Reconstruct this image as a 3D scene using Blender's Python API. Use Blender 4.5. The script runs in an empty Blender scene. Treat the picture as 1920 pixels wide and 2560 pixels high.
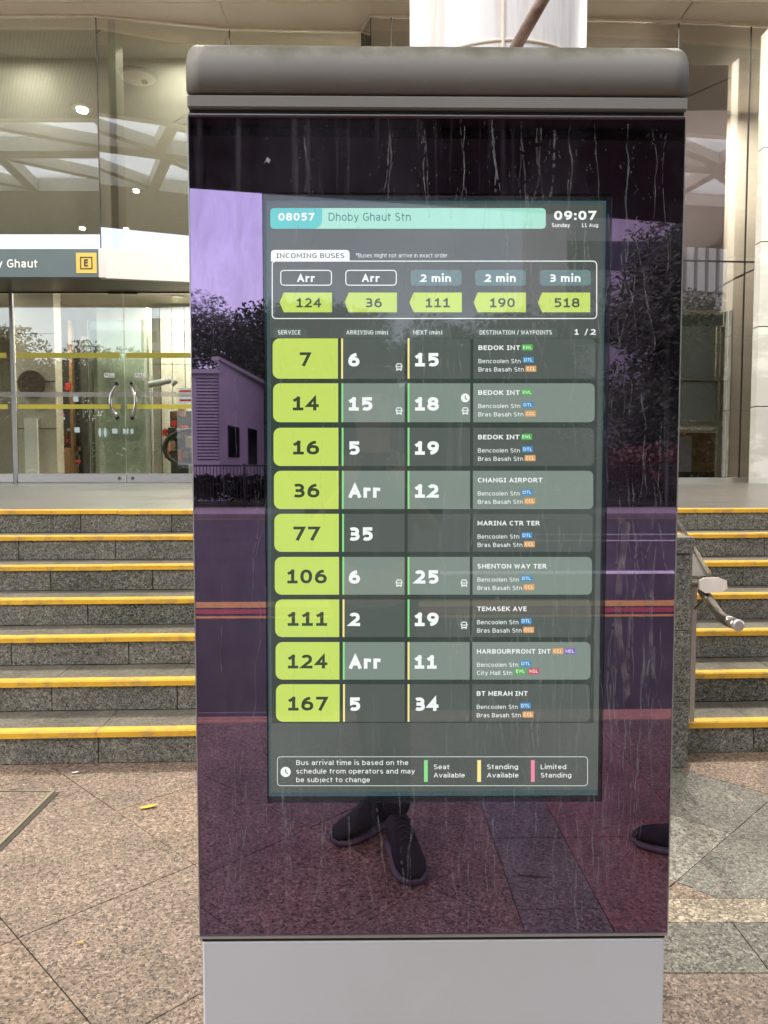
import bpy, bmesh, math, random
from mathutils import Vector, Matrix
random.seed(7)
R = math.radians
sc = bpy.context.scene
COL = sc.collection

# ------------------------------------------------------------------ camera
CAMH = 1.346
PITCH = R(3.41)
F = 1920.0
cam = bpy.data.cameras.new('camera')
cam.sensor_fit = 'HORIZONTAL'
cam.sensor_width = 36.0
cam.lens = 36.0
cam.clip_start = 0.01
cam.clip_end = 500
camo = bpy.data.objects.new('camera', cam)
camo.location = (0, 0, CAMH)
camo.rotation_euler = (R(90) - PITCH, 0, 0)
COL.objects.link(camo)
sc.camera = camo

# ------------------------------------------------------------------ world, sun, exposure
EXPO = 1.22
sc.view_settings.view_transform = 'Standard'
sc.view_settings.look = 'None'
sc.view_settings.exposure = EXPO
sc.view_settings.gamma = 1
sc.view_settings.use_curve_mapping = False
sun_el, sun_az = R(34), R(238)          # overcast morning, light from over the street
world = bpy.data.worlds.new('World')
sc.world = world
world.use_nodes = True
wn, wl = world.node_tree.nodes, world.node_tree.links
wn.clear()
wo = wn.new('ShaderNodeOutputWorld')
sky = wn.new('ShaderNodeTexSky')
sky.sky_type = 'NISHITA'
sky.sun_disc = False
sky.sun_elevation = sun_el
sky.sun_rotation = sun_az
bg1 = wn.new('ShaderNodeBackground'); bg1.inputs[1].default_value = 0.06
wl.new(sky.outputs[0], bg1.inputs[0])
bg2 = wn.new('ShaderNodeBackground')
tcw = wn.new('ShaderNodeTexCoord')
nz = wn.new('ShaderNodeTexNoise'); nz.inputs['Scale'].default_value = 2.2; nz.inputs['Detail'].default_value = 6
wl.new(tcw.outputs['Generated'], nz.inputs['Vector'])
cr = wn.new('ShaderNodeValToRGB')
cr.color_ramp.elements[0].position = .3; cr.color_ramp.elements[0].color = (.80, .80, .86, 1)
cr.color_ramp.elements[1].position = .75; cr.color_ramp.elements[1].color = (1, .985, .99, 1)
wl.new(nz.outputs['Fac'], cr.inputs[0]); wl.new(cr.outputs[0], bg2.inputs[0])
bg2.inputs[1].default_value = 0.64     # cloud cover
add = wn.new('ShaderNodeAddShader')
wl.new(bg1.outputs[0], add.inputs[0]); wl.new(bg2.outputs[0], add.inputs[1]); wl.new(add.outputs[0], wo.inputs[0])
sl = bpy.data.lights.new('sun', 'SUN'); sl.energy = 0.9; sl.angle = R(30); sl.color = (1, .98, .95)
so = bpy.data.objects.new('sun', sl); COL.objects.link(so)
sd = Vector((math.sin(sun_az) * math.cos(sun_el), math.cos(sun_az) * math.cos(sun_el), math.sin(sun_el)))
so.rotation_euler = sd.to_track_quat('Z', 'Y').to_euler()
sc.cycles.max_bounces = 8
sc.cycles.transparent_max_bounces = 16
sc.cycles.glossy_bounces = 5
sc.cycles.caustics_reflective = False
sc.cycles.caustics_refractive = False
sc.cycles.sample_clamp_indirect = 6

# ------------------------------------------------------------------ helpers
def lin(c):
    return tuple(((v / 255) / 12.92 if v / 255 <= .04045 else ((v / 255 + .055) / 1.055) ** 2.4) for v in c)

def ray(px, py):
    a, b = (px - 960) / F, -(py - 1280) / F
    return Vector((a, math.cos(PITCH) + b * math.sin(PITCH), -math.sin(PITCH) + b * math.cos(PITCH)))

def at(px, py, Y):
    """photo pixel -> point of the vertical plane y = Y"""
    d = ray(px, py)
    return Vector((0, 0, CAMH)) + d * (Y / d.y)

def gnd(px, py, z=0):
    d = ray(px, py)
    return Vector((0, 0, CAMH)) + d * ((z - CAMH) / d.z)

class MB:
    def __init__(s): s.v = []; s.f = []; s.m = []
    def quad(s, a, b, c, d, mi=0):
        n = len(s.v); s.v += [tuple(a), tuple(b), tuple(c), tuple(d)]; s.f.append((n, n+1, n+2, n+3)); s.m.append(mi); return s
    def poly(s, pts, mi=0):
        n = len(s.v); s.v += [tuple(p) for p in pts]; s.f.append(tuple(range(n, n + len(pts)))); s.m.append(mi); return s
    def box(s, x0, x1, y0, y1, z0, z1, bev=0, mi=0):
        if bev:
            return s.cbox(x0, x1, y0, y1, z0, z1, bev, mi)
        n = len(s.v)
        s.v += [(x0,y0,z0),(x1,y0,z0),(x1,y1,z0),(x0,y1,z0),(x0,y0,z1),(x1,y0,z1),(x1,y1,z1),(x0,y1,z1)]
        for q in ((0,3,2,1),(4,5,6,7),(0,1,5,4),(1,2,6,5),(2,3,7,6),(3,0,4,7)):
            s.f.append(tuple(n+i for i in q)); s.m.append(mi)
        return s
    def cbox(s, x0, x1, y0, y1, z0, z1, b, mi=0):
        bm = bmesh.new()
        bmesh.ops.create_cube(bm, size=1)
        for v in bm.verts:
            v.co = Vector(((x0+x1)/2 + v.co.x*(x1-x0), (y0+y1)/2 + v.co.y*(y1-y0), (z0+z1)/2 + v.co.z*(z1-z0)))
        bmesh.ops.bevel(bm, geom=bm.edges[:], offset=b, segments=1, affect='EDGES')
        bm.verts.index_update()
        n = len(s.v); s.v += [tuple(v.co) for v in bm.verts]
        for f in bm.faces: s.f.append(tuple(n + v.index for v in f.verts)); s.m.append(mi)
        bm.free(); return s
    def prism(s, pts, z0, z1, mi=0):
        """plan polygon (x, y) counter-clockwise extruded between z0 and z1"""
        n = len(s.v); k = len(pts)
        s.v += [(p[0], p[1], z0) for p in pts] + [(p[0], p[1], z1) for p in pts]
        s.f.append(tuple(n + i for i in reversed(range(k)))); s.f.append(tuple(n + k + i for i in range(k)))
        for i in range(k):
            j = (i + 1) % k; s.f.append((n+i, n+j, n+k+j, n+k+i))
        s.m += [mi] * (k + 2); return s
    def beam(s, a, b, w, h, up=(0, 0, 1), mi=0):
        a, b = Vector(a), Vector(b); d = (b - a).normalized(); u = Vector(up)
        if abs(d.dot(u)) > .98: u = Vector((0, 1, 0))
        r = d.cross(u).normalized(); u = r.cross(d).normalized()
        n = len(s.v)
        for p in (a, b):
            for i, j in ((-1,-1),(1,-1),(1,1),(-1,1)): s.v.append(tuple(p + r*w/2*i + u*h/2*j))
        for q in ((0,1,2,3),(7,6,5,4),(0,4,5,1),(1,5,6,2),(2,6,7,3),(3,7,4,0)): s.f.append(tuple(n+i for i in q)); s.m.append(mi)
        return s
    def tube(s, pts, rad, k=12, closed=False, mi=0, sq=(1, 1)):
        pts = [Vector(p) for p in pts]; n0 = len(s.v); N = len(pts); prev = None
        rr = rad if isinstance(rad, (list, tuple)) else [rad] * N
        for i, p in enumerate(pts):
            if closed: d = pts[(i+1) % N] - pts[i-1]
            else: d = pts[min(i+1, N-1)] - pts[max(i-1, 0)]
            d.normalize()
            if prev is None:
                u = Vector((0,0,1)) if abs(d.z) < .9 else Vector((0,1,0))
            else: u = prev
            r = d.cross(u).normalized(); u = r.cross(d).normalized(); prev = u
            for j in range(k):
                t = 2*math.pi*j/k
                s.v.append(tuple(p + r*rr[i]*math.cos(t)*sq[0] + u*rr[i]*math.sin(t)*sq[1]))
        for i in range(N if closed else N-1):
            a, b = n0 + i*k, n0 + ((i+1) % N)*k
            for j in range(k):
                s.f.append((a+j, a+(j+1)%k, b+(j+1)%k, b+j)); s.m.append(mi)
        if not closed:
            s.f.append(tuple(n0 + j for j in reversed(range(k)))); s.f.append(tuple(n0 + (N-1)*k + j for j in range(k))); s.m += [mi, mi]
        return s
    def disc(s, c, rx, ry, axis='z', k=24, mi=0):
        c = Vector(c); P = []
        for j in range(k):
            t = 2*math.pi*j/k
            P.append(c + (Vector((rx*math.cos(t), ry*math.sin(t), 0)) if axis == 'z' else Vector((rx*math.cos(t), 0, ry*math.sin(t)))))
        return s.poly(P, mi)
    def build(s, name, mat, parent=None, smooth=False, loc=None):
        me = bpy.data.meshes.new(name); me.from_pydata(s.v, [], s.f); me.update()
        mats = mat if isinstance(mat, (list, tuple)) else [mat]
        for m_ in mats: me.materials.append(m_)
        if len(mats) > 1: me.polygons.foreach_set('material_index', s.m)
        if smooth: me.polygons.foreach_set('use_smooth', [True] * len(me.polygons))
        o = bpy.data.objects.new(name, me); COL.objects.link(o)
        if parent: o.parent = parent
        if loc: o.location = loc
        return o

def tag(o, label=None, cat=None, group=None, kind=None):
    if label: o['label'] = label
    if cat: o['category'] = cat
    if group: o['group'] = group
    if kind: o['kind'] = kind
    return o

def empty(name, loc=(0, 0, 0), rz=0):
    o = bpy.data.objects.new(name, None); COL.objects.link(o); o.location = loc; o.rotation_euler = (0, 0, rz)
    o.empty_display_size = .1
    return o

def copy_tree(o, parent=None):
    kids = [c for c in o.children]
    c = o.copy(); COL.objects.link(c); c.parent = parent
    for ch in kids: copy_tree(ch, c)
    return c

# ------------------------------------------------------------------ materials
def newmat(name):
    m = bpy.data.materials.new(name); m.use_nodes = True; m.node_tree.nodes.clear()
    return m, m.node_tree.nodes, m.node_tree.links

def surf(name, col, rough=.5, metal=0, var=.12, scale=6, bump=0, bscale=40, spec=.5, stretch=(1, 1, 1), coat=0, dirt=None, dscale=3):
    m, n, l = newmat(name)
    out = n.new('ShaderNodeOutputMaterial'); p = n.new('ShaderNodeBsdfPrincipled'); l.new(p.outputs[0], out.inputs[0])
    g = n.new('ShaderNodeNewGeometry'); mp = n.new('ShaderNodeMapping'); mp.inputs['Scale'].default_value = stretch
    l.new(g.outputs['Position'], mp.inputs['Vector'])
    t = n.new('ShaderNodeTexNoise'); t.inputs['Scale'].default_value = scale; t.inputs['Detail'].default_value = 5
    l.new(mp.outputs[0], t.inputs['Vector'])
    r = n.new('ShaderNodeValToRGB'); e = r.color_ramp.elements
    e[0].position = .3; e[1].position = .72
    e[0].color = tuple(c * (1 - var) for c in col) + (1,); e[1].color = tuple(min(1, c * (1 + var)) for c in col) + (1,)
    l.new(t.outputs['Fac'], r.inputs[0])
    colout = r.outputs[0]
    if dirt:
        t2 = n.new('ShaderNodeTexNoise'); t2.inputs['Scale'].default_value = dscale; t2.inputs['Detail'].default_value = 8; t2.inputs['Roughness'].default_value = .6
        l.new(mp.outputs[0], t2.inputs['Vector'])
        r2 = n.new('ShaderNodeValToRGB'); r2.color_ramp.elements[0].position = .5; r2.color_ramp.elements[1].position = .62
        l.new(t2.outputs['Fac'], r2.inputs[0])
        mx = n.new('ShaderNodeMixRGB'); mx.inputs[2].default_value = tuple(dirt) + (1,)
        l.new(r2.outputs[0], mx.inputs[0]); l.new(colout, mx.inputs[1]); colout = mx.outputs[0]
    l.new(colout, p.inputs['Base Color'])
    p.inputs['Roughness'].default_value = rough; p.inputs['Metallic'].default_value = metal
    p.inputs['Specular IOR Level'].default_value = spec; p.inputs['Coat Weight'].default_value = coat
    if bump:
        t3 = n.new('ShaderNodeTexNoise'); t3.inputs['Scale'].default_value = bscale; t3.inputs['Detail'].default_value = 4
        l.new(mp.outputs[0], t3.inputs['Vector'])
        b = n.new('ShaderNodeBump'); b.inputs['Strength'].default_value = bump; b.inputs['Distance'].default_value = .01
        l.new(t3.outputs['Fac'], b.inputs['Height']); l.new(b.outputs[0], p.inputs['Normal'])
    return m

def granite(name, base, dark, light, grain=120, rough=.45, amount=.42, tint=None, wet=.0):
    """crystal speckle: random cells of dark, base and light mineral, with slow stains"""
    m, n, l = newmat(name)
    out = n.new('ShaderNodeOutputMaterial'); p = n.new('ShaderNodeBsdfPrincipled'); l.new(p.outputs[0], out.inputs[0])
    g = n.new('ShaderNodeNewGeometry')
    w = n.new('ShaderNodeTexNoise'); w.inputs['Scale'].default_value = grain * .7; w.inputs['Detail'].default_value = 2
    l.new(g.outputs['Position'], w.inputs['Vector'])
    mxv = n.new('ShaderNodeMixRGB'); mxv.blend_type = 'LINEAR_LIGHT'; mxv.inputs[0].default_value = .008
    l.new(g.outputs['Position'], mxv.inputs[1]); l.new(w.outputs['Color'], mxv.inputs[2])
    v = n.new('ShaderNodeTexVoronoi'); v.inputs['Scale'].default_value = grain
    l.new(mxv.outputs[0], v.inputs['Vector'])
    sp = n.new('ShaderNodeSeparateColor'); l.new(v.outputs['Color'], sp.inputs[0])
    r = n.new('ShaderNodeValToRGB'); r.color_ramp.interpolation = 'LINEAR'
    e = r.color_ramp.elements
    e[0].position = 0; e[0].color = tuple(dark) + (1,)
    e[1].position = 1; e[1].color = tuple(light) + (1,)
    a = e.new(amount * .55); a.color = tuple(x * .45 + y * .55 for x, y in zip(dark, base)) + (1,)
    a = e.new(amount); a.color = tuple(base) + (1,)
    a = e.new(.82); a.color = tuple(x * .6 + y * .4 for x, y in zip(base, light)) + (1,)
    l.new(sp.outputs[0], r.inputs[0])
    # second, coarser cloud of colour
    t = n.new('ShaderNodeTexNoise'); t.inputs['Scale'].default_value = 3.1; t.inputs['Detail'].default_value = 7; t.inputs['Roughness'].default_value = .65
    l.new(g.outputs['Position'], t.inputs['Vector'])
    r2 = n.new('ShaderNodeValToRGB'); r2.color_ramp.elements[0].position = .32; r2.color_ramp.elements[1].position = .68
    r2.color_ramp.elements[0].color = (.70, .70, .68, 1); r2.color_ramp.elements[1].color = (1.12, 1.1, 1.08, 1)
    l.new(t.outputs['Fac'], r2.inputs[0])
    mu = n.new('ShaderNodeMixRGB'); mu.blend_type = 'MULTIPLY'; mu.inputs[0].default_value = 1
    l.new(r.outputs[0], mu.inputs[1]); l.new(r2.outputs[0], mu.inputs[2])
    # mid-size mottling so that the stone keeps contrast at a distance
    t4 = n.new('ShaderNodeTexNoise'); t4.inputs['Scale'].default_value = 52; t4.inputs['Detail'].default_value = 3
    l.new(g.outputs['Position'], t4.inputs['Vector'])
    r4 = n.new('ShaderNodeValToRGB'); r4.color_ramp.elements[0].position = .34; r4.color_ramp.elements[1].position = .62
    r4.color_ramp.elements[0].color = (.62, .62, .62, 1); r4.color_ramp.elements[1].color = (1.1, 1.1, 1.1, 1)
    l.new(t4.outputs['Fac'], r4.inputs[0])
    mu2 = n.new('ShaderNodeMixRGB'); mu2.blend_type = 'MULTIPLY'; mu2.inputs[0].default_value = .8
    l.new(mu.outputs[0], mu2.inputs[1]); l.new(r4.outputs[0], mu2.inputs[2])
    l.new(mu2.outputs[0], p.inputs['Base Color'])
    p.inputs['Roughness'].default_value = rough; p.inputs['Specular IOR Level'].default_value = .4
    b = n.new('ShaderNodeBump'); b.inputs['Strength'].default_value = .25; b.inputs['Distance'].default_value = .004
    l.new(v.outputs['Distance'], b.inputs['Height']); l.new(b.outputs[0], p.inputs['Normal'])
    return m

def emit(name, rgb255, k=1.0):
    m, n, l = newmat(name)
    out = n.new('ShaderNodeOutputMaterial'); e = n.new('ShaderNodeEmission'); l.new(e.outputs[0], out.inputs[0])
    c = lin(rgb255)
    g = n.new('ShaderNodeNewGeometry'); t = n.new('ShaderNodeTexNoise'); t.inputs['Scale'].default_value = 5
    l.new(g.outputs['Position'], t.inputs['Vector'])
    r = n.new('ShaderNodeValToRGB'); r.color_ramp.elements[0].color = tuple(x*.93 for x in c)+(1,); r.color_ramp.elements[1].color = tuple(min(1, x*1.05) for x in c)+(1,)
    l.new(t.outputs['Fac'], r.inputs[0]); l.new(r.outputs[0], e.inputs['Color'])
    e.inputs['Strength'].default_value = k / 2 ** EXPO
    return m

def glass(name, tint=(.9, .93, .9), refl=.2, rtint=(1, 1, 1), rough=0.0, fres=True, wave=0):
    m, n, l = newmat(name)
    out = n.new('ShaderNodeOutputMaterial')
    tr = n.new('ShaderNodeBsdfTransparent'); tr.inputs[0].default_value = tuple(tint) + (1,)
    gl = n.new('ShaderNodeBsdfGlossy'); gl.inputs['Color'].default_value = tuple(rtint) + (1,); gl.inputs['Roughness'].default_value = rough
    if wave:
        g = n.new('ShaderNodeNewGeometry'); t = n.new('ShaderNodeTexNoise'); t.inputs['Scale'].default_value = .9
        l.new(g.outputs['Position'], t.inputs['Vector'])
        b = n.new('ShaderNodeBump'); b.inputs['Strength'].default_value = wave; b.inputs['Distance'].default_value = .02
        l.new(t.outputs['Fac'], b.inputs['Height']); l.new(b.outputs[0], gl.inputs['Normal'])
    mx = n.new('ShaderNodeMixShader')
    lw = n.new('ShaderNodeFresnel'); lw.inputs[0].default_value = 1.45
    ma = n.new('ShaderNodeMath'); ma.operation = 'ADD'; ma.inputs[1].default_value = refl; ma.use_clamp = True
    l.new(lw.outputs[0], ma.inputs[0]); l.new(ma.outputs[0], mx.inputs[0])
    l.new(tr.outputs[0], mx.inputs[1]); l.new(gl.outputs[0], mx.inputs[2]); l.new(mx.outputs[0], out.inputs[0])
    return m

M = {}
M['pink'] = granite('pink_granite', (.218, .155, .115), (.028, .021, .017), (.43, .335, .265), 165, .54)
M['pink2'] = granite('warm_granite', (.23, .158, .11), (.03, .021, .016), (.44, .34, .26), 150, .54)
M['greyg'] = granite('grey_granite', (.18, .17, .14), (.03, .03, .027), (.36, .345, .30), 175, .45, .46)
M['greyd'] = granite('green_grey_granite', (.145, .14, .11), (.018, .018, .016), (.32, .31, .26), 150, .5, .5)
M['paleg'] = granite('pale_granite', (.29, .265, .22), (.04, .036, .032), (.52, .49, .43), 160, .45, .44)
M['redg'] = granite('red_granite', (.225, .145, .12), (.08, .04, .035), (.48, .3, .24), 180, .4)
M['tread'] = granite('tread_granite', (.165, .152, .12), (.07, .065, .052), (.26, .24, .20), 220, .35, .4)
M['pebble'] = granite('pebble_strip', (.25, .195, .13), (.08, .06, .045), (.66, .58, .44), 130, .35, .42)
M['platform'] = surf('platform_stone', (.098, .09, .08), .32, var=.12, scale=1.5, stretch=(.3, 3, 1), bump=.05)
M['joint'] = surf('joint_mortar', (.06, .05, .04), .9, scale=30)
M['yellow'] = surf('yellow_nosing', (.72, .40, .03), .45, var=.1, scale=9, bump=.25, bscale=160, dirt=(.5, .30, .06), dscale=12)
M['cap'] = surf('bronze_grey_metal', (.235, .22, .20), .6, metal=0, var=.06, scale=2.5, bump=.03, spec=.3)
M['capdark'] = surf('dark_gap', (.012, .011, .012), .5)
M['base'] = surf('light_grey_panel', (.68, .68, .69), .5, var=.04, scale=2.2, metal=0, bump=.03, dirt=(.66, .65, .64), dscale=3.5)
M['alu'] = surf('aluminium_edge', (.62, .60, .57), .3, metal=.8, var=.05)
M['steel'] = surf('stainless_steel', (.46, .43, .39), .14, metal=1, var=.05, scale=12)
M['steelsat'] = surf('satin_steel', (.60, .58, .56), .34, metal=1, var=.06, scale=8, stretch=(1, 1, 8))
M['beige'] = surf('beige_cladding', (.86, .77, .62), .38, var=.04, scale=1.2, coat=.1)
M['seal'] = surf('pale_sealant', (.75, .66, .54), .6)
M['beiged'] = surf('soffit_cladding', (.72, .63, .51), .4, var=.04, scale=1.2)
M['white'] = surf('white_paint', (.62, .60, .59), .45, var=.03, scale=1.5, dirt=(.68, .62, .58), dscale=2)
M['column'] = surf('white_column_paint', (.82, .79, .77), .4, var=.02, scale=2, stretch=(6, 6, .6), dirt=(.70, .64, .60), dscale=2.2)
M['rust'] = surf('stained_pipe', (.34, .25, .21), .5, metal=.3, var=.2, scale=20, dirt=(.20, .12, .09), dscale=15)
M['olive'] = surf('olive_soffit', (.56, .55, .49), .6, var=.05)
M['beam'] = surf('canopy_beam', (.66, .63, .58), .6, var=.05)
M['black'] = surf('black_rubber', (.012, .012, .012), .5)
M['asphalt'] = surf('asphalt', (.055, .053, .052), .85, var=.2, scale=1.2, bump=.5, bscale=200)
M['pave'] = surf('far_pavement', (.30, .28, .26), .8, var=.1)
M['roadw'] = surf('road_white', (.75, .74, .70), .7, var=.1, scale=8)
M['roady'] = surf('road_yellow', (.72, .42, .10), .7, var=.15, scale=8)
M['roadr'] = surf('road_red', (.42, .07, .07), .7, var=.15, scale=8)
M['kerbo'] = surf('ochre_kerb', (.48, .29, .18), .6, var=.15, scale=12)
M['grass'] = surf('grass_soil', (.045, .06, .025), .95, var=.4, scale=6)
M['leaf'] = surf('leaves', (.036, .055, .018), .7, var=.5, scale=1.3)
M['leaf2'] = surf('dark_leaves', (.022, .035, .013), .75, var=.5, scale=1.5)
M['bark'] = surf('bark', (.09, .065, .045), .9, var=.3, scale=12, bump=.5)
M['hedge'] = surf('reddish_hedge', (.12, .045, .03), .7, var=.4, scale=5)
M['iron'] = surf('black_iron', (.012, .012, .012), .5)
M['wallw'] = surf('white_render', (.62, .58, .60), .7, var=.05)
M['tower'] = surf('grey_tower', (.42, .40, .37), .7, var=.05)
M['dwin'] = surf('dark_window', (.02, .025, .03), .15)
M['cloth'] = surf('black_cloth', (.010, .010, .011), .85, var=.3, scale=20)
M['cloth2'] = surf('navy_cloth', (.03, .035, .07), .85, var=.2, scale=20)
M['skin'] = surf('skin', (.42, .24, .16), .5, var=.05)
M['hair'] = surf('black_hair', (.01, .008, .007), .5, var=.3, scale=40)
M['sole'] = surf('grey_rubber_sole', (.11, .10, .105), .6)
M['phone'] = surf('phone_black', (.015, .015, .017), .15)
M['teal'] = surf('teal_sign', (.095, .135, .145), .4, var=.03)
M['signy'] = surf('sign_yellow', (.66, .48, .10), .45, var=.03)
M['print'] = surf('white_print', (.85, .85, .83), .5, var=.02)
M['printk'] = surf('dark_print', (.03, .025, .02), .5, var=.02)
M['stripe'] = surf('olive_yellow_film', (.50, .44, .04), .5, var=.06)
M['intw'] = surf('interior_wall', (.54, .50, .44), .6, var=.05)
M['intg'] = surf('interior_grey', (.28, .29, .285), .45, var=.08)
M['grpan'] = surf('grey_green_panel', (.66, .70, .68), .4, var=.08)
M['intd'] = surf('interior_dark', (.035, .028, .022), .5, var=.3)
M['wood'] = surf('interior_wood', (.22, .11, .045), .4, var=.25, scale=8)
M['marble'] = surf('white_marble', (.47, .47, .43), .2, var=.05, scale=2.5, stretch=(1, 1, 3), dirt=(.62, .62, .58), dscale=1.4)
M['pinkcol'] = surf('mauve_column', (.46, .38, .46), .5, var=.06)
M['bronze'] = surf('bronze_disc', (.10, .065, .05), .4, metal=.4, var=.4, scale=18)
M['red'] = surf('red_paint', (.5, .03, .03), .4)
M['lamp'] = emit('lamp_warm', (255, 240, 205), 9)
M['lamps'] = emit('lamp_small', (255, 244, 215), 3.5)
M['screenpink'] = emit('magenta_neon', (235, 90, 225), 1.3)
M['screenwhite'] = emit('white_display', (225, 235, 245), 1.1)
M['paper'] = surf('litter_paper', (.85, .83, .8), .7)
M['leafy'] = surf('fallen_yellow_leaf', (.75, .42, .03), .6)
M['gfac'] = glass('facade_glass', (.84, .86, .82), .40, (.96, .96, .93), wave=.0)
M['gdoor'] = glass('door_glass', (.84, .88, .82), .12, (.95, .97, .96))
M['gright'] = glass('shopfront_glass', (.90, .90, .87), .17, (.97, .96, .94))
M['gint'] = glass('green_interior_glass', (.86, .91, .87), .04)

def perforated(name):
    m, n, l = newmat(name)
    out = n.new('ShaderNodeOutputMaterial'); p = n.new('ShaderNodeBsdfPrincipled'); l.new(p.outputs[0], out.inputs[0])
    g = n.new('ShaderNodeNewGeometry'); mp = n.new('ShaderNodeMapping'); mp.inputs['Rotation'].default_value = (0, 0, .5)
    l.new(g.outputs['Position'], mp.inputs['Vector'])
    w = n.new('ShaderNodeTexWave'); w.inputs['Scale'].default_value = 6; w.inputs['Distortion'].default_value = 0
    l.new(mp.outputs[0], w.inputs['Vector'])
    r = n.new('ShaderNodeValToRGB'); r.color_ramp.elements[0].color = (.29, .278, .24, 1); r.color_ramp.elements[1].color = (.37, .355, .31, 1)
    l.new(w.outputs['Fac'], r.inputs[0]); l.new(r.outputs[0], p.inputs['Base Color']); p.inputs['Roughness'].default_value = .5
    return m
M['perf'] = perforated('perforated_soffit')

def translucent(name):
    m, n, l = newmat(name)
    out = n.new('ShaderNodeOutputMaterial')
    a = n.new('ShaderNodeBsdfTransparent'); a.inputs[0].default_value = (.62, .61, .60, 1)
    b = n.new('ShaderNodeBsdfTranslucent'); g = n.new('ShaderNodeNewGeometry'); t = n.new('ShaderNodeTexNoise'); t.inputs['Scale'].default_value = 2
    l.new(g.outputs['Position'], t.inputs['Vector'])
    r = n.new('ShaderNodeValToRGB'); r.color_ramp.elements[0].color = (.7, .7, .72, 1); r.color_ramp.elements[1].color = (.9, .9, .9, 1)
    l.new(t.outputs['Fac'], r.inputs[0]); l.new(r.outputs[0], b.inputs[0])
    mx = n.new('ShaderNodeMixShader'); mx.inputs[0].default_value = .35
    l.new(a.outputs[0], mx.inputs[1]); l.new(b.outputs[0], mx.inputs[2]); l.new(mx.outputs[0], out.inputs[0])
    return m
M['skylight'] = translucent('skylight_glass')

def dirtmask(n, l):
    """rain-washed dust: fine vertical runs, clouds of dust and specks; returns a 0..1 socket"""
    tc = n.new('ShaderNodeTexCoord')
    def noise(scale, stretch, lo, hi, det=4):
        mp = n.new('ShaderNodeMapping'); mp.inputs['Scale'].default_value = stretch
        l.new(tc.outputs['Object'], mp.inputs['Vector'])
        t = n.new('ShaderNodeTexNoise'); t.inputs['Scale'].default_value = scale; t.inputs['Detail'].default_value = det; t.inputs['Roughness'].default_value = .6
        l.new(mp.outputs[0], t.inputs['Vector'])
        mr = n.new('ShaderNodeMapRange'); mr.inputs[1].default_value = lo; mr.inputs[2].default_value = hi
        l.new(t.outputs['Fac'], mr.inputs[0]); return mr.outputs[0]
    def mul(a, b):
        q = n.new('ShaderNodeMath'); q.operation = 'MULTIPLY'
        for i, s in enumerate((a, b)):
            if isinstance(s, float): q.inputs[i].default_value = s
            else: l.new(s, q.inputs[i])
        return q.outputs[0]
    def plus(a, b):
        q = n.new('ShaderNodeMath'); q.operation = 'ADD'; l.new(a, q.inputs[0])
        if isinstance(b, float): q.inputs[1].default_value = b
        else: l.new(b, q.inputs[1])
        return q.outputs[0]
    runs = mul(noise(55, (1, 1, .035), .56, .80), noise(3.2, (1, 1, .8), .42, .62))
    cloud = noise(5, (1, 1, .8), .42, .85, 8)
    specks = mul(noise(170, (1, 1, .7), .67, .76, 2), noise(6, (1, 1, 1), .45, .6))
    return plus(plus(mul(runs, .34), mul(cloud, .16)), mul(specks, .30))

def kiosk_glass():
    m, n, l = newmat('dark_purple_mirror_glass')
    out = n.new('ShaderNodeOutputMaterial')
    gl = n.new('ShaderNodeBsdfGlossy'); gl.inputs['Color'].default_value = (.315, .215, .43, 1); gl.inputs['Roughness'].default_value = .012
    # the optical film shifts its hue slowly over the pane
    tc = n.new('ShaderNodeTexCoord'); t = n.new('ShaderNodeTexNoise'); t.inputs['Scale'].default_value = 1.6
    l.new(tc.outputs['Object'], t.inputs['Vector'])
    r = n.new('ShaderNodeValToRGB'); r.color_ramp.elements[0].position = .35; r.color_ramp.elements[1].position = .68
    r.color_ramp.elements[0].color = (.265, .195, .335, 1); r.color_ramp.elements[1].color = (.305, .20, .315, 1)
    l.new(t.outputs['Fac'], r.inputs[0])
    mp = n.new('ShaderNodeMapping'); mp.inputs['Scale'].default_value = (1, 1, .35); mp.inputs['Rotation'].default_value = (0, .35, 0); l.new(tc.outputs['Object'], mp.inputs[0])
    t5 = n.new('ShaderNodeTexNoise'); t5.inputs['Scale'].default_value = 26; t5.inputs['Detail'].default_value = 8; t5.inputs['Roughness'].default_value = .65; t5.inputs['Distortion'].default_value = .6; l.new(mp.outputs[0], t5.inputs['Vector'])
    r5 = n.new('ShaderNodeMapRange'); r5.inputs[1].default_value = .35; r5.inputs[2].default_value = .7; r5.inputs[3].default_value = .93; r5.inputs[4].default_value = 1.24; l.new(t5.outputs['Fac'], r5.inputs[0])
    m5 = n.new('ShaderNodeMixRGB'); m5.blend_type = 'MULTIPLY'; m5.inputs[0].default_value = 1; l.new(r.outputs[0], m5.inputs[1]); l.new(r5.outputs[0], m5.inputs[2]); l.new(m5.outputs[0], gl.inputs['Color'])
    rr5 = n.new('ShaderNodeMapRange'); rr5.inputs[1].default_value = .4; rr5.inputs[2].default_value = .75; rr5.inputs[3].default_value = .006; rr5.inputs[4].default_value = .026; l.new(t5.outputs['Fac'], rr5.inputs[0]); l.new(rr5.outputs[0], gl.inputs['Roughness'])
    df = n.new('ShaderNodeBsdfDiffuse'); df.inputs[0].default_value = (.36, .34, .40, 1)
    mx = n.new('ShaderNodeMixShader')
    d = dirtmask(n, l)
    q = n.new('ShaderNodeMath'); q.operation = 'MULTIPLY'; q.inputs[1].default_value = .70; q.use_clamp = True
    l.new(d, q.inputs[0])
    l.new(q.outputs[0], mx.inputs[0]); l.new(gl.outputs[0], mx.inputs[1]); l.new(df.outputs[0], mx.inputs[2])
    l.new(mx.outputs[0], out.inputs[0])
    return m
M['kglass'] = kiosk_glass()

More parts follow.
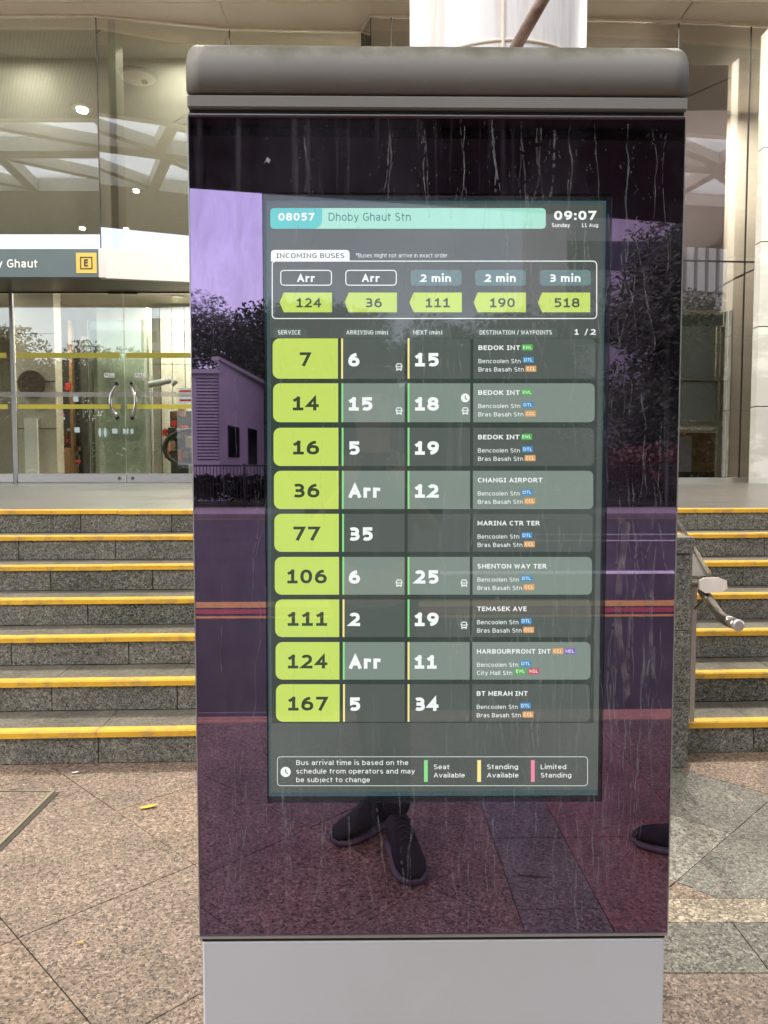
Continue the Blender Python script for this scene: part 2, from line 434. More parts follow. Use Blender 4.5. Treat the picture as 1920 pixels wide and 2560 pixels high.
def screen_glass():
    m, n, l = newmat('screen_cover_glass')
    out = n.new('ShaderNodeOutputMaterial')
    tr = n.new('ShaderNodeBsdfTransparent'); tr.inputs[0].default_value = (1, 1, 1, 1)
    gl = n.new('ShaderNodeBsdfGlossy'); gl.inputs['Color'].default_value = (.95, .92, 1, 1); gl.inputs['Roughness'].default_value = .02
    m1 = n.new('ShaderNodeMixShader'); m1.inputs[0].default_value = .034
    l.new(tr.outputs[0], m1.inputs[1]); l.new(gl.outputs[0], m1.inputs[2])
    df = n.new('ShaderNodeBsdfDiffuse'); df.inputs[0].default_value = (.5, .51, .51, 1)
    mx = n.new('ShaderNodeMixShader'); d = dirtmask(n, l)
    q = n.new('ShaderNodeMath'); q.operation = 'MULTIPLY'; q.inputs[1].default_value = .30; q.use_clamp = True
    l.new(d, q.inputs[0])
    l.new(q.outputs[0], mx.inputs[0]); l.new(m1.outputs[0], mx.inputs[1]); l.new(df.outputs[0], mx.inputs[2])
    l.new(mx.outputs[0], out.inputs[0])
    return m
M['sglass'] = screen_glass()

def streakmat(name, op, col=(.62, .60, .60)):
    m, n, l = newmat(name)
    out = n.new('ShaderNodeOutputMaterial'); tr = n.new('ShaderNodeBsdfTransparent'); df = n.new('ShaderNodeBsdfDiffuse'); df.inputs[0].default_value = col + (1,)
    tc = n.new('ShaderNodeTexCoord'); t = n.new('ShaderNodeTexNoise'); t.inputs['Scale'].default_value = 28; t.inputs['Detail'].default_value = 5
    l.new(tc.outputs['Object'], t.inputs['Vector'])
    mr = n.new('ShaderNodeMapRange'); mr.inputs[1].default_value = .35; mr.inputs[2].default_value = .7; mr.inputs[3].default_value = 0; mr.inputs[4].default_value = op
    l.new(t.outputs['Fac'], mr.inputs[0])
    mx = n.new('ShaderNodeMixShader'); l.new(mr.outputs[0], mx.inputs[0]); l.new(tr.outputs[0], mx.inputs[1]); l.new(df.outputs[0], mx.inputs[2]); l.new(mx.outputs[0], out.inputs[0])
    return m
M['streak'] = streakmat('dried_rain_dust', .22)
M['film'] = streakmat('dried_film', .30, (.6, .5, .5))

# ------------------------------------------------------------------ stroke lettering (own letterforms)
def A(cx, cy, rx, ry, a0, a1): return ('a', cx, cy, rx, ry, a0, a1)
# glyph: (width, strokes[, bottom, top]) in a box whose edges the stroke centre lines touch; cap height 1, x-height .76
X = .76
GL = {
 '0': (.70, [[A(.5,.5,.5,.5,90,450)]]), '1': (.62, [[(.10,.80),(.55,.97)],[(.55,1),(.55,0)],[(.05,0),(1,0)]]),
 '2': (.68, [[A(.47,.70,.47,.30,155,-38),(.0,0),(1,0)]]),
 '3': (.68, [[A(.42,.75,.5,.25,140,-90),(.3,.5)],[(.42,.5),A(.42,.25,.58,.25,90,-135)]]),
 '4': (.72, [[(.74,0),(.74,1),(0,.30),(1,.30)]]), '5': (.68, [[(.92,1),(.12,1),(.12,.58),A(.42,.31,.56,.31,110,-135)]]),
 '6': (.70, [[A(.5,.30,.5,.30,90,450)],[(0,.34),A(.95,.34,.95,.66,180,95)]]), '7': (.68, [[(0,1),(1,1),(.32,0)]]),
 '8': (.71, [[A(.5,.76,.44,.24,90,450)],[A(.5,.26,.5,.26,90,450)]]), '9': (.70, [[A(.5,.70,.5,.30,90,450)],[(1,.66),A(.05,.66,.95,.66,0,-85)]]),
 'A': (.78, [[(0,0),(.5,1),(1,0)],[(.18,.32),(.82,.32)]]), 'B': (.70, [[(.5,.53),(0,.53)],[(0,0),(0,1),(.5,1),A(.5,.765,.42,.235,90,-90),A(.55,.265,.45,.265,90,-90),(0,0)]]),
 'C': (.70, [[A(.58,.5,.58,.5,52,308)]]), 'D': (.77, [[(0,0),(0,1),(.4,1),A(.4,.5,.6,.5,90,-90),(0,0)]]),
 'E': (.58, [[(1,1),(0,1),(0,0),(1,0)],[(0,.53),(.9,.53)]]), 'F': (.58, [[(1,1),(0,1),(0,0)],[(0,.5),(.88,.5)]]),
 'G': (.76, [[A(.58,.5,.58,.5,52,290),(1,.12),(1,.46),(.6,.46)]]), 'H': (.75, [[(0,0),(0,1)],[(1,0),(1,1)],[(0,.52),(1,.52)]]),
 'I': (.42, [[(0,1),(1,1)],[(.5,0),(.5,1)],[(0,0),(1,0)]]), 'K': (.72, [[(0,0),(0,1)],[(.95,1),(0,.42)],[(.28,.6),(1,0)]]),
 'L': (.56, [[(0,1),(0,0),(1,0)]]), 'M': (.88, [[(0,0),(0,1),(.5,.25),(1,1),(1,0)]]), 'N': (.76, [[(0,0),(0,1),(1,0),(1,1)]]),
 'O': (.82, [[A(.5,.5,.5,.5,90,450)]]), 'P': (.66, [[(0,0),(0,1),(.45,1),A(.45,.72,.55,.28,90,-90),(0,.44)]]),
 'R': (.73, [[(0,0),(0,1),(.42,1),A(.42,.74,.46,.26,90,-90),(0,.48)],[(.42,.48),(1,0)]]),
 'S': (.67, [[A(.5,.75,.46,.25,35,200),(.2,.58),(.8,.42),A(.5,.25,.5,.25,20,-145)]]), 'T': (.70, [[(0,1),(1,1)],[(.5,1),(.5,0)]]),
 'U': (.74, [[(0,1),(0,.36),A(.5,.36,.5,.36,180,360),(1,1)]]), 'V': (.76, [[(0,1),(.5,0),(1,1)]]),
 'W': (1.06, [[(0,1),(.25,0),(.5,.95),(.75,0),(1,1)]]), 'X': (.72, [[(0,0),(1,1)],[(0,1),(1,0)]]), 'Y': (.72, [[(0,1),(.5,.45),(1,1)],[(.5,.45),(.5,0)]]),
 'a': (.58, [[(.08,.9),A(.5,.66,.42,.34,120,0),(.92,0)],[(.92,.56),(.45,.55),A(.45,.28,.45,.28,100,270),(.9,.16)]], 0, X),
 'b': (.62, [[(0,0),(0,1.32)],[A(.46,.5,.54,.5,150,-150)]], 0, X), 'c': (.54, [[A(.6,.5,.6,.5,52,308)]], 0, X),
 'd': (.62, [[(1,0),(1,1.32)],[A(.54,.5,.54,.5,30,330)]], 0, X), 'e': (.62, [[(.02,.52),(1,.52),A(.5,.5,.5,.5,0,318)]], 0, X),
 'f': (.42, [[(.42,0),(.42,1.05),A(.95,1.05,.53,.27,180,95)],[(0,.96),(.95,.96)]], 0, X),
 'g': (.62, [[A(.54,.5,.54,.5,30,330)],[(1,1),(1,-.05),A(.5,-.05,.5,.27,0,-140)]], 0, X),
 'h': (.61, [[(0,0),(0,1.32)],[(0,.62),A(.5,.62,.5,.38,165,0),(1,0)]], 0, X), 'i': (.17, [[(.5,0),(.5,1)],[(.5,1.42),(.5,1.50)]], 0, X),
 'j': (.28, [[(.8,1),(.8,-.05),A(.2,-.05,.6,.25,0,-80)],[(.8,1.44),(.8,1.445)]], 0, X),
 'k': (.58, [[(0,0),(0,1.32)],[(.95,1),(0,.42)],[(.3,.6),(1,0)]], 0, X), 'l': (.17, [[(.5,0),(.5,1.32)]], 0, X),
 'm': (.96, [[(0,0),(0,1)],[(0,.66),A(.25,.66,.25,.34,165,0),(.5,0)],[(.5,.66),A(.75,.66,.25,.34,165,0),(1,0)]], 0, X),
 'n': (.61, [[(0,0),(0,1)],[(0,.62),A(.5,.62,.5,.38,165,0),(1,0)]], 0, X), 'o': (.64, [[A(.5,.5,.5,.5,90,450)]], 0, X),
 'p': (.62, [[(0,-.32),(0,1)],[A(.46,.5,.54,.5,150,-150)]], 0, X), 'q': (.62, [[(1,-.32),(1,1)],[A(.54,.5,.54,.5,30,330)]], 0, X),
 'r': (.42, [[(0,0),(0,1)],[(0,.6),A(.75,.6,.75,.4,170,95),(1,.98)]], 0, X),
 's': (.53, [[A(.5,.74,.46,.26,40,200),(.2,.57),(.8,.43),A(.5,.26,.5,.26,20,-140)]], 0, X),
 't': (.40, [[(.3,1.25),(.3,.25),A(.75,.25,.45,.25,180,275)],[(-.1,.97),(1,.97)]], 0, X),
 'u': (.61, [[(0,1),(0,.38),A(.5,.38,.5,.38,180,345)],[(1,1),(1,0)]], 0, X), 'v': (.60, [[(0,1),(.5,0),(1,1)]], 0, X),
 'w': (.86, [[(0,1),(.26,0),(.5,.95),(.74,0),(1,1)]], 0, X), 'x': (.60, [[(0,0),(1,1)],[(0,1),(1,0)]], 0, X), 'y': (.60, [[(0,1),(.5,.02)],[(1,1),(.36,-.30),(.12,-.32)]], 0, X),
 '(': (.30, [[A(1,.42,1,.72,130,230)]]), ')': (.30, [[A(0,.42,1,.72,50,-50)]]), '/': (.42, [[(0,-.12),(1,1.08)]]), '.': (.17, [[(.5,.0),(.5,.02)]]),
 ':': (.17, [[(.5,.0),(.5,.02)],[(.5,.66),(.5,.68)]]), '*': (.42, [[(.5,.55),(.5,1.05)],[(.06,.67),(.94,.93)],[(.06,.93),(.94,.67)]]),
}
def glyph_mesh(text, wt, gap=.17):
    """returns quads in cap-height units, total width"""
    h = wt / 2; x = 0; quads = []; lay = 0
    for ch in text:
        if ch == ' ': x += .40; continue
        g = GL[ch]; W = g[0] + max(0, wt - .12) * .55; b, t = (g[2], g[3]) if len(g) > 2 else (0, 1)
        if ch in 'il.:' : W = wt
        for st in g[1]:
            pts = []
            for q in st:
                if q[0] == 'a':
                    _, cx, cy, rx, ry, a0, a1 = q; k = max(3, int(abs(a1 - a0) / 15))
                    for i in range(k + 1):
                        a = R(a0 + (a1 - a0) * i / k); ca, sa = math.cos(a), math.sin(a); e = .88
                        pts.append((cx + rx * math.copysign(abs(ca) ** e, ca), cy + ry * math.copysign(abs(sa) ** e, sa)))
                else: pts.append(q)
            P = [Vector((x + h + p[0] * (W - 2*h), (b + h + p[1] * (t - b - 2*h)) if p[1] <= 1 or t == 1 else t - h + (p[1] - 1) * (t - b))) for p in pts]
            P = [p for i, p in enumerate(P) if i == 0 or (p - P[i-1]).length > 1e-4]
            if len(P) < 2: P.append(P[0] + Vector((0, .001)))
            closed = (P[0] - P[-1]).length < .01
            if not closed:
                curved0 = st[0][0] == 'a'; curved1 = st[-1][0] == 'a'
                d = (P[0] - P[1]).normalized(); P[0] = P[0] + d * (h if not curved0 else 0)
                d = (P[-1] - P[-2]).normalized(); P[-1] = P[-1] + d * (h if not curved1 else 0)
            L, Rr = [], []
            N = len(P)
            for i in range(N):
                if closed: a = (P[i] - P[i-1 if i > 0 else N-2]); c = (P[i+1 if i < N-1 else 1] - P[i])
                else: a = P[i] - P[max(i-1, 0)]; c = P[min(i+1, N-1)] - P[i]
                if a.length < 1e-6: a = c
                if c.length < 1e-6: c = a
                a = a.normalized(); c = c.normalized(); tn = (a + c)
                tn = tn.normalized() if tn.length > 1e-3 else a
                nn = Vector((-tn.y, tn.x)); k = h / max(.42, nn.dot(Vector((-a.y, a.x))))
                L.append(P[i] + nn * k); Rr.append(P[i] - nn * k)
            for i in range(N - 1): quads.append((L[i], Rr[i], Rr[i+1], L[i+1], lay))
            lay += 1
        x += W + gap
    return quads, x - gap

# ================================================================== KIOSK
KD = 1.245
yaw = R(.7)
KE = Vector((math.cos(yaw), math.sin(yaw), 0)); KN = Vector((math.sin(yaw), -math.cos(yaw), 0))
KO = Vector((0, KD, 0)) + KE * .084
kiosk = empty('bus_arrival_kiosk', KO, yaw)
tag(kiosk, 'tall dark purple glass totem with a lit bus arrival screen and grey metal hood', 'information kiosk')
def K(px, py, off=0.0):
    """photo pixel -> (u, z) on the kiosk face, off = metres behind the face"""
    d = ray(px, py); o = KO - KN * off
    t = (o - Vector((0, 0, CAMH))).dot(KN) / d.dot(KN)
    p = Vector((0, 0, CAMH)) + d * t - KO
    return p.dot(KE), p.z
def KP(px, py, off):
    u, z = K(px, py, off); return Vector((u, off, z))
D = 1920 / 1659.0      # my layout was read off a 1659 px wide view

UL = (K(478, 600)[0] + K(497, 2200)[0]) / 2; UR = (K(1704, 600)[0] + K(1671, 2200)[0]) / 2
ZT = K(1090, 117, .073)[1] - .0135; ZB = K(1090, 287)[1]; ZG = K(1090, 241)[1]; ZS = K(1090, 2335)[1]
# hood: profile curved back at the top, top corners rounded
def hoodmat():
    m = surf('stained_shaded_hood_metal', (.245, .23, .205), .6, metal=0, var=.08, scale=2.5, bump=.05, spec=.28)
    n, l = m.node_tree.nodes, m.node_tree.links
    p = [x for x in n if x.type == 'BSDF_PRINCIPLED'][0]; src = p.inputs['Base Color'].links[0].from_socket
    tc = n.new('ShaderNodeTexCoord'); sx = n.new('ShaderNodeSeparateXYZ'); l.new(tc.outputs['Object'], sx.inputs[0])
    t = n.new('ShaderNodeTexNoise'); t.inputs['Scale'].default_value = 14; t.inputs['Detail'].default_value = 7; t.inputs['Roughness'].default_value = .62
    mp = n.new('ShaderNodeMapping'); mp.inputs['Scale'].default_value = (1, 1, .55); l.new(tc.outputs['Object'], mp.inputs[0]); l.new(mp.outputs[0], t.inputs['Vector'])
    mr = n.new('ShaderNodeMapRange'); mr.inputs[1].default_value = ZG + .03; mr.inputs[2].default_value = ZT - .01; mr.inputs[3].default_value = -.25; mr.inputs[4].default_value = .40; l.new(sx.outputs[2], mr.inputs[0])  # stains, plus shade put into the colour: darker olive towards the top
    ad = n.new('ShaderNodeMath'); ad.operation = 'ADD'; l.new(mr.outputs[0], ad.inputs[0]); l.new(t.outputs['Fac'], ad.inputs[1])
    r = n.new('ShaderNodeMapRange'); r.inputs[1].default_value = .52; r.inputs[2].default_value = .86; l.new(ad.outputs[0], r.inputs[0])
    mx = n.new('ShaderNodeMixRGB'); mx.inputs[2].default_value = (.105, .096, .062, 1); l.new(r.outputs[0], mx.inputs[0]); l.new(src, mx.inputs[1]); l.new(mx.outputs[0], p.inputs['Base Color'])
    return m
def hood():
    m = MB(); NX, NZ = 34, 14; rad = .034; hh = ZT - ZG
    rows = []
    for i in range(NZ + 1):
        t = i / NZ
        a = t * math.pi / 2
        z = ZG + .035 + (hh - .035) * math.sin(a) if i else ZG
        y = -.012 + .085 * (1 - math.cos(a))
        dz = (z - (ZT - .062)) / .062
        ins = .021 * (1 - math.sqrt(max(0, 1 - dz*dz))) if dz > 0 else 0
        xl, xr = UL + ins, UR - ins
        rows.append([(xl + (xr - xl) * j / NX, y, z) for j in range(NX + 1)])
    n0 = 0
    for r in rows: m.v += r
    w = NX + 1
    for i in range(NZ):
        for j in range(NX): m.f.append((i*w+j, i*w+j+1, (i+1)*w+j+1, (i+1)*w+j)); m.m.append(0)
    # back half, mirrored in depth
    D2 = .19; b0 = len(m.v)
    for r in rows: m.v += [(x, D2 - y - .012, z) for x, y, z in r]
    for i in range(NZ):
        for j in range(NX): m.f.append((b0+i*w+j+1, b0+i*w+j, b0+(i+1)*w+j, b0+(i+1)*w+j+1)); m.m.append(0)
    for i in range(NZ):
        m.f.append((b0+i*w, i*w, (i+1)*w, b0+(i+1)*w)); m.f.append((i*w+NX, b0+i*w+NX, b0+(i+1)*w+NX, (i+1)*w+NX)); m.m += [0, 0]
    for j in range(NX): m.f.append((NZ*w+j, NZ*w+j+1, b0+NZ*w+j+1, b0+NZ*w+j)); m.f.append((j+1, j, b0+j, b0+j+1)); m.m += [0, 0]
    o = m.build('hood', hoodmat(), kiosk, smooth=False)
    for p in o.data.polygons: p.use_smooth = abs(p.normal.x) < .6
    return o
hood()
MB().box(UL+.002, UR-.002, -.002, .17, ZG-.004, ZG).build('shadow_gap', M['capdark'], kiosk)
MB().box(UL, UR, -.011, .19, ZB+.004, ZG-.004, .0025).build('hood_band', M['cap'], kiosk)
MB().box(UL+.003, UR-.003, -.003, .17, ZB-.002, ZB+.004).build('shadow_gap', M['capdark'], kiosk)
MB().box(UL+.001, UR-.001, -.0045, .01, ZB-.0035, ZB-.002).build('top_trim', M['alu'], kiosk)
MB().box(UL+.004, UR-.004, .013, .17, .02, ZB-.004).build('housing', M['capdark'], kiosk)
zt = ZB - .0035
# front glass with an opening for the display
SU0, SZ1 = K(655, 481); SU1, SZ0 = K(1531, 481)[0], K(1100, 2006)[1]
gm = MB()
for (x0, x1, z0, z1) in ((UL, SU0, ZS+.001, zt), (SU1, UR, ZS+.001, zt), (SU0, SU1, SZ1, zt), (SU0, SU1, ZS+.001, SZ0)):
    gm.box(x0, x1, 0, .006, z0, z1)
gm.build('glass_front', M['kglass'], kiosk)
# thin bright edge strips down both sides, seam strip below
for x0, x1 in ((UL-.0022, UL-.0004), (UR+.0004, UR+.0022)):
    MB().box(x0, x1, -.0005, .17, ZS, zt).build('edge_trim', M['alu'], kiosk)
MB().box(UL-.001, UR+.001, -.003, .01, ZS-.004, ZS).build('edge_trim', M['alu'], kiosk)
MB().box(UL+.003, UR-.003, .0, .17, ZS-.010, ZS-.004).build('shadow_gap', M['capdark'], kiosk)
MB().box(UL+.003, UR-.003, -.001, .18, .03, ZS-.010, .003).build('base_panel', M['base'], kiosk)
MB().box(UL+.02, UR-.02, .02, .16, 0, .03).build('plinth', M['capdark'], kiosk)

def MX(px, py, Yw=None, Z=None):      # place whose mirror image in the kiosk glass stands at this pixel
    d = ray(px, py); C = Vector((0, 0, CAMH)); t = (KO - C).dot(KN) / d.dot(KN); p = C + d * t
    e = d - KN * (2 * d.dot(KN)); k = (Yw - p.y) / e.y if Z is None else (Z - p.z) / e.z
    return p + e * k
# ---------- display
scr = MB()
scrE = lambda pts, off: [KP(x * D, y * D, off) for x, y in pts]
M['scr_bg'] = None
def screen_bg():
    m, n, l = newmat('display_backlight')
    out = n.new('ShaderNodeOutputMaterial'); e = n.new('ShaderNodeEmission'); l.new(e.outputs[0], out.inputs[0])
    tc = n.new('ShaderNodeTexCoord'); t = n.new('ShaderNodeTexNoise'); t.inputs['Scale'].default_value = 2.4; t.inputs['Detail'].default_value = 3
    l.new(tc.outputs['Object'], t.inputs['Vector'])
    r = n.new('ShaderNodeValToRGB'); r.color_ramp.elements[0].position = .3; r.color_ramp.elements[1].position = .7
    r.color_ramp.elements[0].color = lin((78, 84, 77)) + (1,); r.color_ramp.elements[1].color = lin((97, 104, 101)) + (1,)
    l.new(t.outputs['Fac'], r.inputs[0]); l.new(r.outputs[0], e.inputs[0]); e.inputs[1].default_value = 1 / 2 ** EXPO
    return m
M['scr_bg'] = screen_bg()
M['s_glow'] = emit('display_margin', (62, 88, 92))
M['s_white'] = emit('display_white', (246, 254, 250), 1.1)
M['s_line'] = emit('display_line', (222, 236, 230))
M['s_lime'] = emit('display_lime', (207, 232, 108))
M['s_ink'] = emit('display_ink', (62, 76, 56))
M['s_ink2'] = emit('display_teal_ink', (40, 108, 106))
M['s_tealb'] = emit('display_teal', (90, 204, 204))
M['s_mint'] = emit('display_mint', (172, 232, 212))
M['s_pill'] = emit('display_pill', (108, 136, 136))
M['s_tab'] = emit('display_label_tab', (94, 106, 100))
M['s_rowd'] = emit('display_dark_row', (92, 100, 95))
M['s_rowl'] = emit('display_light_row', (134, 149, 139))
M['s_green'] = emit('display_green', (150, 236, 148))
M['s_yellow'] = emit('display_yellow', (255, 236, 150), 1.1)
M['s_pink'] = emit('display_pink', (250, 150, 172))
M['s_ewl'] = emit('badge_green', (86, 190, 80)); M['s_dtl'] = emit('badge_blue', (70, 150, 205))
M['s_ccl'] = emit('badge_orange', (232, 172, 100)); M['s_nel'] = emit('badge_violet', (140, 108, 200)); M['s_nsl'] = emit('badge_red', (205, 88, 96))

OFF0 = .0110
screen = MB()
screen.quad(*[KP(*p, OFF0) for p in ((664, 2006), (1503, 2000), (1520, 494), (658, 494))])
screen = screen.build('screen', M['s_glow'], kiosk)
def ring(name, outer, inner, off, mat, parent):
    m = MB(); n = len(outer)
    m.v = [tuple(p) for p in outer] + [tuple(p) for p in inner]
    for i in range(n):
        j = (i + 1) % n; m.f.append((i, j, n + j, n + i)); m.m.append(0)
    return m.build(name, mat, parent)
LV = .0004
def flat(name, pts, lev, mat, label=None):
    o = MB().poly([KP(x * D, y * D, OFF0 - LV * lev) for x, y in pts]).build(name, mat, screen)
    if label: o['label'] = label
    return o
def rr(x0, x1, y0, y1, r, corners=(1, 1, 1, 1)):
    """rounded rectangle, corners order: bottom-left, bottom-right, top-right, top-left (pixel space, y down)"""
    P = []
    for (cx, cy, a0), c in zip(((x0, y1, 180), (x1, y1, 270), (x1, y0, 0), (x0, y0, 90)), corners):
        if not c: P.append((cx, cy)); continue
        rr_ = r * c; ox = cx + (rr_ if cx == x0 else -rr_); oy = cy - (rr_ if cy == y1 else -rr_)
        for i in range(7):
            a = R(a0 + 15 * i); P.append((ox + rr_ * math.cos(a), oy - rr_ * math.sin(a)))
    return P
def frame(name, x0, x1, y0, y1, r, w, lev, mat):
    o = [KP(x * D, y * D, OFF0 - LV * lev) for x, y in rr(x0, x1, y0, y1, r)]
    i = [KP(x * D, y * D, OFF0 - LV * lev) for x, y in rr(x0 + w, x1 - w, y0 + w, y1 - w, max(1, r - w))]
    return ring(name, o, i, 0, mat, screen)
def text(s, x0, x1, yt, yb, wt, mat, lev=3, name='lettering', place=None, parent=None):
    """lettering between pixel columns x0..x1 (view px), capitals from row yt to base line yb"""
    q, W = glyph_mesh(s, wt); m = MB()
    for a, b, c, d, lay in q:
        V = []
        for p in (a, b, c, d):
            x = x0 + p.x / W * (x1 - x0); y = yb - p.y * (yb - yt)
            off = OFF0 - LV * lev - lay * 4e-6
            V.append(place(x, y, lay) if place else KP(x * D, y * D, off))
        m.quad(*V)
    return m.build(name, mat, parent or screen)

flat('backlight_panel', [(585, 1712), (1292, 1706), (1303, 440), (582, 440)], .5, M['scr_bg'])
flat('title_bar', rr(584, 1179, 449.5, 494, 8), 1, M['s_mint'])
flat('stop_code_badge', rr(584, 696, 449.5, 494, 9, (1, 2.2, 0, 1)), 2, M['s_tealb'])
text('08057', 601.5, 679, 460, 476.5, .21, M['s_white'])
text('Dhoby Ghaut Stn', 710, 887, 459.5, 477, .12, M['s_ink2'])
text('09:07', 1197, 1288, 455.5, 475, .23, M['s_white'])
text('Sunday', 1192, 1231, 482, 490.5, .16, M['s_white']); text('11 Aug', 1256, 1292, 482, 490.5, .14, M['s_white'])
flat('tab', rr(585.5, 755, 540, 565, 7, (0, 0, 1, 1)), 1, M['s_white'])
text('INCOMING BUSES', 597, 744, 547, 557.5, .17, M['s_ink'])
text('*Buses might not arrive in exact order.', 769, 969, 547, 556, .10, M['s_white'])
frame('board_outline', 587, 1290, 563, 689, 9, 2.0, 1.2, M['s_white'])
pills = [(605.5, 717, 'Arr', 642, 680, '124', 640, 694, 604), (746, 857, 'Arr', 782, 820, '36', 789, 825, 744.5), (887, 997, '2 min', 908, 974, '111', 919, 972, 884.5),
         (1026, 1136, '2 min', 1047, 1114, '190', 1058, 1112, 1023), (1166, 1276, '3 min', 1187, 1254, '518', 1197, 1252, 1162)]
for i, (a, b, s, tx0, tx1, num, nx0, nx1, tip) in enumerate(pills):
    if i < 2: frame('time_pill', a, b, 583, 617, 8, 2.0, 1, M['s_white'])
    else: flat('time_pill', rr(a, b, 583, 617, 8), 1, M['s_pill'])
    text(s, tx0, tx1, 592.5, 609, .21, M['s_white'])
    flat('service_tag', [(tip + 9, 674.5), (tip + 113, 674.5), (tip + 113, 632), (tip + 9, 632), (tip, 653.5)], 1, M['s_lime'])
    text(num, nx0, nx1, 644, 664, .19, M['s_ink'])
for a, b, s, x0, x1 in ((591, 664, 'SERVICE', 600, 649), (741, 855, 'ARRIVING (min)', 748, 838), (886, 975, 'NEXT (min)', 893, 955), (1027, 1205, 'DESTINATION / WAYPOINTS', 1036, 1192)):
    flat('column_heading', rr(a, b, 709, 729, 7, (0, 0, 1, 1)), .8, M['s_tab'])
    text(s, x0, x1, 713.5, 722.5, .145, M['s_white'])
text('1', 1241, 1250, 711, 723, .2, M['s_white']); text('/', 1263, 1270, 711, 723, .14, M['s_white']); text('2', 1275.5, 1287, 711, 723, .2, M['s_white'])

def bus_icon(x, y, s=1.0):
    """front view of a little bus, x,y = centre, 16 px tall"""
    m = MB()
    def bx(a, b, c, d):
        m.quad(*[KP((x + px * s) * D, (y + py * s) * D, OFF0 - LV * 3) for px, py in ((a, d), (b, d), (b, c), (a, c))])
    bx(-5.2, 5.2, -8, -6); bx(-6, -4.2, -6, 4.5); bx(4.2, 6, -6, 4.5); bx(-4.2, 4.2, -1.6, .2); bx(-4.2, 4.2, 3.2, 5)
    bx(-5.5, -3, 5, 7.6); bx(3, 5.5, 5, 7.6); bx(-8, -7, -3.5, 0); bx(7, 8, -3.5, 0); bx(-6.4, 6.4, 5, 5.9)
    return m.build('bus_icon', M['s_white'], screen)
def clock_icon(x, y, r):
    flat('clock_icon', [(x + r * math.cos(R(-a)), y - r * math.sin(R(-a))) for a in range(0, 360, 15)][::-1], 2.6, M['s_white'])
    m = MB()
    for (ax, ay, bx, by) in ((0, .55, 0, -.05), (-.06, 0, .45, -.4)):
        dx, dy = bx - ax, by - ay; L = math.hypot(dx, dy); nx, ny = -dy / L * .09, dx / L * .09
        pts = [(ax + nx, ay + ny), (ax - nx, ay - ny), (bx - nx, by - ny), (bx + nx, by + ny)]
        m.quad(*[KP((x + px * r) * D, (y - py * r) * D, OFF0 - LV * 3.2) for px, py in pts])
    m.build('clock_hand', M['s_ink'], screen)

BD = {'EWL': 's_ewl', 'DTL': 's_dtl', 'CCL': 's_ccl', 'NEL': 's_nel', 'NSL': 's_nsl'}
def badge(s, x, y):
    flat('line_badge', rr(x, x + 23.5, y, y + 13, 1.5), 2, M[BD[s]])
    text(s, x + 2.6, x + 21, y + 3, y + 9.8, .14, M['s_white'])
M['s_table'] = emit('display_table_ground', (62, 73, 66))
flat('table_ground', [(587, 1562), (1282, 1562), (1292, 730), (584, 730)], .75, M['s_table'])
rows = [  # top, bottom, number, arriving, col1 bar, next, col2 bar, title, [badges], second way point
 (731, 818, '7', '6', 'y', '15', 'y', 'BEDOK INT', ['EWL'], None),
 (828, 912, '14', '15', 'g', '18', 'g', 'BEDOK INT', ['EWL'], None),
 (924, 1006.5, '16', '5', 'g', '19', 'g', 'BEDOK INT', ['EWL'], None),
 (1017, 1099.5, '36', 'Arr', 'g', '12', 'g', 'CHANGI AIRPORT', [], None),
 (1110, 1192, '77', '35', 'g', '', '', 'MARINA CTR TER', [], None),
 (1203, 1284.5, '106', '6', 'g', '25', 'g', 'SHENTON WAY TER', [], None),
 (1295, 1376, '111', '2', 'y', '19', 'g', 'TEMASEK AVE', [], None),
 (1387, 1468, '124', 'Arr', 'g', '11', 'y', 'HARBOURFRONT INT', ['CCL', 'NEL'], 'City Hall Stn'),
 (1478, 1559, '167', '5', 'y', '34', 'y', 'BT MERAH INT', [], None)]
icons = {0: [(862, 793)], 1: [(862, 888), (1005, 888)], 5: [(862, 1260), (1002.5, 1260)], 6: [(1002.5, 1351)]}
tw = {'BEDOK INT': 90, 'CHANGI AIRPORT': 141, 'MARINA CTR TER': 136, 'SHENTON WAY TER': 152, 'TEMASEK AVE': 109, 'HARBOURFRONT INT': 163, 'BT MERAH INT': 113}
barm = {'g': 's_green', 'y': 's_yellow'}
